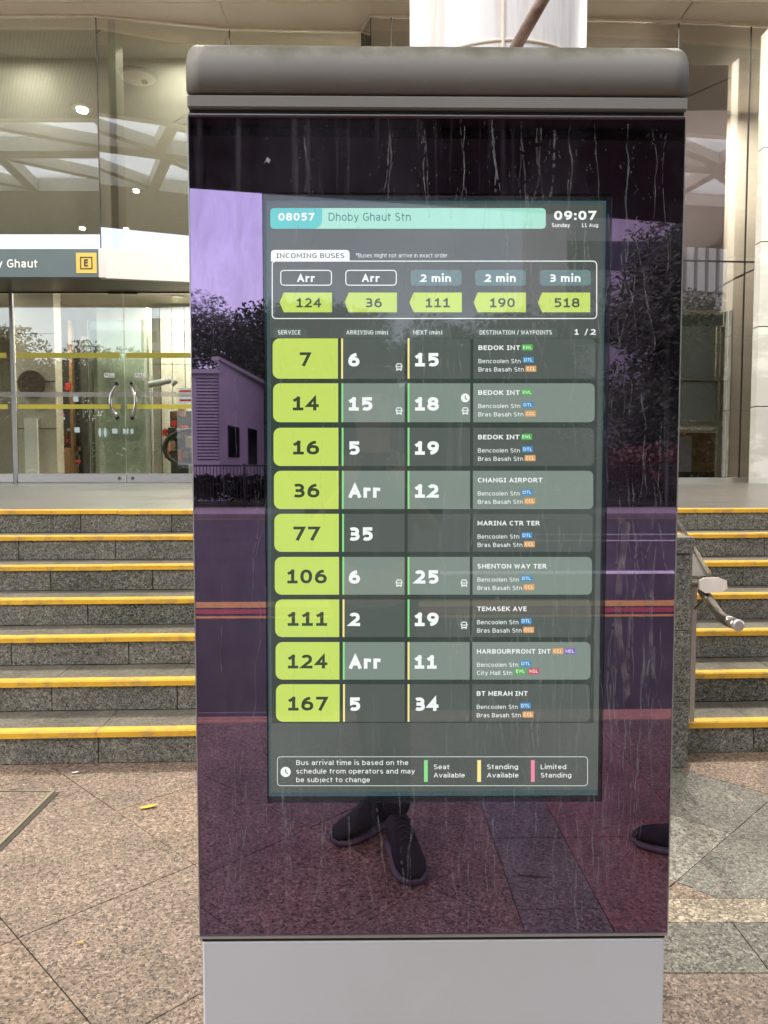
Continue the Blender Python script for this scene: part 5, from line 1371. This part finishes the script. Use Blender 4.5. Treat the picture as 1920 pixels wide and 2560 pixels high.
# ================================================================== PEOPLE (seen mirrored in the kiosk glass)
def skin(name, V, E, rad, mat, parent, sub=2):
    me = bpy.data.meshes.new(name); me.from_pydata([tuple(v) for v in V], E, []); o = bpy.data.objects.new(name, me); COL.objects.link(o)
    md = o.modifiers.new('s', 'SKIN'); md.use_smooth_shade = True
    for i, r in enumerate(rad):
        sv = me.skin_vertices[0].data[i]; sv.radius = (r, r) if not isinstance(r, tuple) else r; sv.use_root = (i == 0)
    s = o.modifiers.new('u', 'SUBSURF'); s.levels = sub; s.render_levels = sub
    dg = bpy.context.evaluated_depsgraph_get(); m2 = bpy.data.meshes.new_from_object(o.evaluated_get(dg))
    bpy.data.objects.remove(o); m2.materials.clear(); m2.materials.append(mat); m2.name = name
    for p in m2.polygons: p.use_smooth = True
    q = bpy.data.objects.new(name, m2); COL.objects.link(q); q.parent = parent; return q
def shoe(heel, toe, mat, parent):
    h, t = Vector(heel), Vector(toe); d = (t - h); L = d.length; d.normalize(); r = Vector((d.y, -d.x, 0)); secs = []
    for f, w, z1 in ((0, .030, .09), (.05, .041, .118), (.16, .043, .138), (.30, .042, .132), (.44, .046, .112), (.6, .052, .086), (.78, .054, .070), (.92, .044, .058), (1, .020, .040)):
        secs.append((h + d * L * f, w, z1))
    for nm, zz0, zs, mt, wk in (('shoe_upper', .022, 1, mat, 1), ('shoe_sole', 0, 0, M['sole'], 1.1)):
        m = MB(); k = 12
        for p, w, z1 in secs:
            top = z1 if nm == 'shoe_upper' else .026
            for j in range(k):
                a = 2*math.pi*j/k; ca, sa = math.cos(a), math.sin(a)
                zc = (zz0 + top) / 2; hz = (top - zz0) / 2
                m.v.append(tuple(p + r * (w * wk * math.copysign(abs(ca)**.7, ca)) + Vector((0, 0, zc + hz * math.copysign(abs(sa)**.8, sa)))))
        for i in range(len(secs) - 1):
            for j in range(k): m.f.append((i*k+j, i*k+(j+1)%k, (i+1)*k+(j+1)%k, (i+1)*k+j)); m.m.append(0)
        m.f.append(tuple(reversed(range(k)))); m.f.append(tuple((len(secs)-1)*k + j for j in range(k))); m.m += [0, 0]
        m.build(nm, mt, parent, smooth=True)
    m = MB()
    for f, z in ((.34, .128), (.41, .119), (.48, .108), (.55, .098)):
        c = h + d * L * f; m.tube([c - r * .024 + Vector((0, 0, z - .012)), c + Vector((0, 0, z + .003)), c + r * .024 + Vector((0, 0, z - .012))], .0035, 6)
    c = h + d * L * .30 + Vector((0, 0, .135)); m.tube([c - r * .03 + d * .02, c + Vector((0, 0, .008)), c + r * .03 + d * .02], .003, 6)
    tag(m.build('laces', M['capdark'], parent), kind='stuff')
def person(label, hip, chest, neck, head, legs, arms, shirt, face):
    P = empty('person', (hip[0], hip[1], 0)); tag(P, label, 'person')
    off = Vector((hip[0], hip[1], 0)); v = lambda p: Vector(p) - off
    V = [v(hip), v(Vector(hip).lerp(Vector(chest), .5)), v(chest), v(neck), v(head) - Vector((0, 0, .06)), v(head) + Vector((0, 0, .05))]; rad = [.12, .11, .12, .05, .072, .085]; E = [(0,1),(1,2),(2,3),(3,4),(4,5)]
    for kn, an in legs:
        n = len(V); s = .07 if kn[0] > hip[0] else -.07
        V += [v(hip) + Vector((s, 0, -.05)), v(kn), v(an)]; rad += [.085, .055, .036]; E += [(0, n), (n, n+1), (n+1, n+2)]
    for sh_, el, wr, fd in arms:
        n = len(V); V += [v(sh_), v(el), v(wr), v(wr) + Vector(fd) * .045]; rad += [.05, .038, .024, .026]; E += [(2, n), (n, n+1), (n+1, n+2), (n+2, n+3)]
        f = Vector(fd); side = f.cross(Vector((0, 1, 0))).normalized()
        for q in range(4):
            b0 = v(wr) + f * .06 + side * (.011 * (q - 1.5) * 1.6) ; ln = (.030, .036, .034, .026)[q]
            m_ = len(V); V += [b0, b0 + f * ln + Vector((0, .008, 0)), b0 + f * ln * 1.5 + Vector((0, .022, 0))]; rad += [.009, .008, .007]; E += [(n+3, m_), (m_, m_+1), (m_+1, m_+2)]
        m_ = len(V); b0 = v(wr) + f * .02 + side * .03; V += [b0, b0 + f * .03 + side * .015, b0 + f * .05 + Vector((0, .015, 0))]; rad += [.011, .010, .008]; E += [(n+2, m_), (m_, m_+1), (m_+1, m_+2)]
    skin('body', V, E, rad, M['skin'], P)
    # trousers
    V = [v(hip) + Vector((0, 0, .06))]; rad = [.15]; E = []
    for kn, an in legs:
        n = len(V); s = .075 if kn[0] > hip[0] else -.075
        V += [v(hip) + Vector((s, 0, -.07)), v(kn), v(an) + Vector((0, 0, .01))]; rad += [.10, .070, .054]; E += [(0, n), (n, n+1), (n+1, n+2)]
    skin('trousers', V, E, rad, M['cloth'], P)
    V = [v(hip) + Vector((0, 0, .03)), v(Vector(hip).lerp(Vector(chest), .5)), v(chest), v(neck) - Vector((0, 0, .05))]; rad = [.155, .15, .165, .075]; E = [(0,1),(1,2),(2,3)]
    for sh_, el, wr, fd in arms:
        n = len(V); V += [v(sh_), v(el)]; rad += [.068, .055]; E += [(2, n), (n, n+1)]
    skin('shirt', V, E, rad, shirt, P)
    h = v(head); m = MB(); f = Vector(face).normalized(); s = f.cross(Vector((0, 0, 1)))
    # hair cap over crown and back
    bm = bmesh.new(); bmesh.ops.create_uvsphere(bm, u_segments=20, v_segments=14, radius=.1)
    for vv in bm.verts: vv.co = Vector((vv.co.x, vv.co.y, vv.co.z * 1.12)) + h + Vector((0, 0, .03)) - f * .012
    bmesh.ops.delete(bm, geom=[x for x in bm.verts if (x.co - h).dot(f) > .035 and x.co.z < h.z + .075 or x.co.z < h.z - .05], context='VERTS')
    me = bpy.data.meshes.new('hair'); bm.to_mesh(me); bm.free(); me.materials.append(M['hair']); o = bpy.data.objects.new('hair', me); COL.objects.link(o); o.parent = P
    MB().tube([h + f * .075 + Vector((0, 0, .02)), h + f * .10 - Vector((0, 0, .018)), h + f * .085 - Vector((0, 0, .03))], [.006, .013, .008], 8).build('nose', M['skin'], P, smooth=True)
    for sg in (-1, 1):
        MB().tube([h + f * .074 + s * sg * .032 + Vector((0, 0, .012)), h + f * .083 + s * sg * .032 + Vector((0, 0, .012))], [.011, .005], 8).build('eye', M['printk'], P)
        MB().tube([h + s * sg * .080 + Vector((0, 0, -.02)), h + s * sg * .086 + Vector((0, 0, .015))], [.010, .014], 8).build('ear', M['skin'], P, smooth=True)
    MB().box(-.02, .02, -.004, .004, -.004, .004).build('mouth', M['redg'], P, loc=h + f * .082 + Vector((0, 0, -.05)))
    return P
ph = person('person in black clothes holding up a phone in front of the kiosk', (.0, -.30, .92), (.0, -.30, 1.27), (.0, -.30, 1.43), (.0, -.29, 1.57),
       [((.065, -.20, .50), (.08, -.16, .09)), ((-.01, -.27, .50), (.03, -.33, .09))],
       [((.17, -.30, 1.36), (.20, -.20, 1.13), (.085, -.075, 1.28), (-.15, .0, .98)), ((-.17, -.30, 1.36), (-.20, -.20, 1.13), (-.085, -.075, 1.28), (.15, .0, .98))], M['cloth'], (0, 1, 0))
hp = Vector((0, -.30, 0))
shoe(Vector((.075, -.175, 0)) - hp, Vector((.127, .105, 0)) - hp, M['cloth'], ph); shoe(Vector((.065, -.36, 0)) - hp, Vector((-.138, -.165, 0)) - hp, M['cloth'], ph)
p2 = person('second person in navy top and grey soled shoes, right of the phone holder', (1.36, -.28, .94), (1.36, -.28, 1.30), (1.36, -.28, 1.46), (1.35, -.28, 1.60),
       [((1.24, -.30, .50), (1.19, -.14, .09)), ((1.36, -.38, .50), (1.40, -.42, .09))],
       [((1.36, -.10, 1.38), (1.34, -.05, 1.10), (1.14, -.12, 1.13), (-.95, 0, .1)), ((1.38, -.46, 1.38), (1.41, -.5, 1.10), (1.28, -.42, 1.0), (-.9, 0, .1))], M['cloth2'], (-1, .2, 0))
hp = Vector((1.36, -.28, 0))
shoe(Vector((1.20, -.02, 0)) - hp, Vector((.93, -.17, 0)) - hp, M['cloth'], p2); shoe(Vector((1.45, -.44, 0)) - hp, Vector((1.20, -.52, 0)) - hp, M['cloth'], p2)
# the phone, just behind the lens position
phn = empty('phone', (0, -.028, CAMH - .045)); tag(phn, 'black phone held up in both hands by the person before the kiosk', 'phone')
MB().cbox(-.037, .037, -.004, .004, -.075, .075, .003).build('phone_body', M['phone'], phn)
MB().cbox(-.034, .034, -.0052, -.0042, -.071, .071, .0004).build('phone_screen', M['dwin'], phn)
MB().tube([(-.0, .0042, .045), (0, .007, .045)], .008, 12).build('phone_lens', M['iron'], phn)
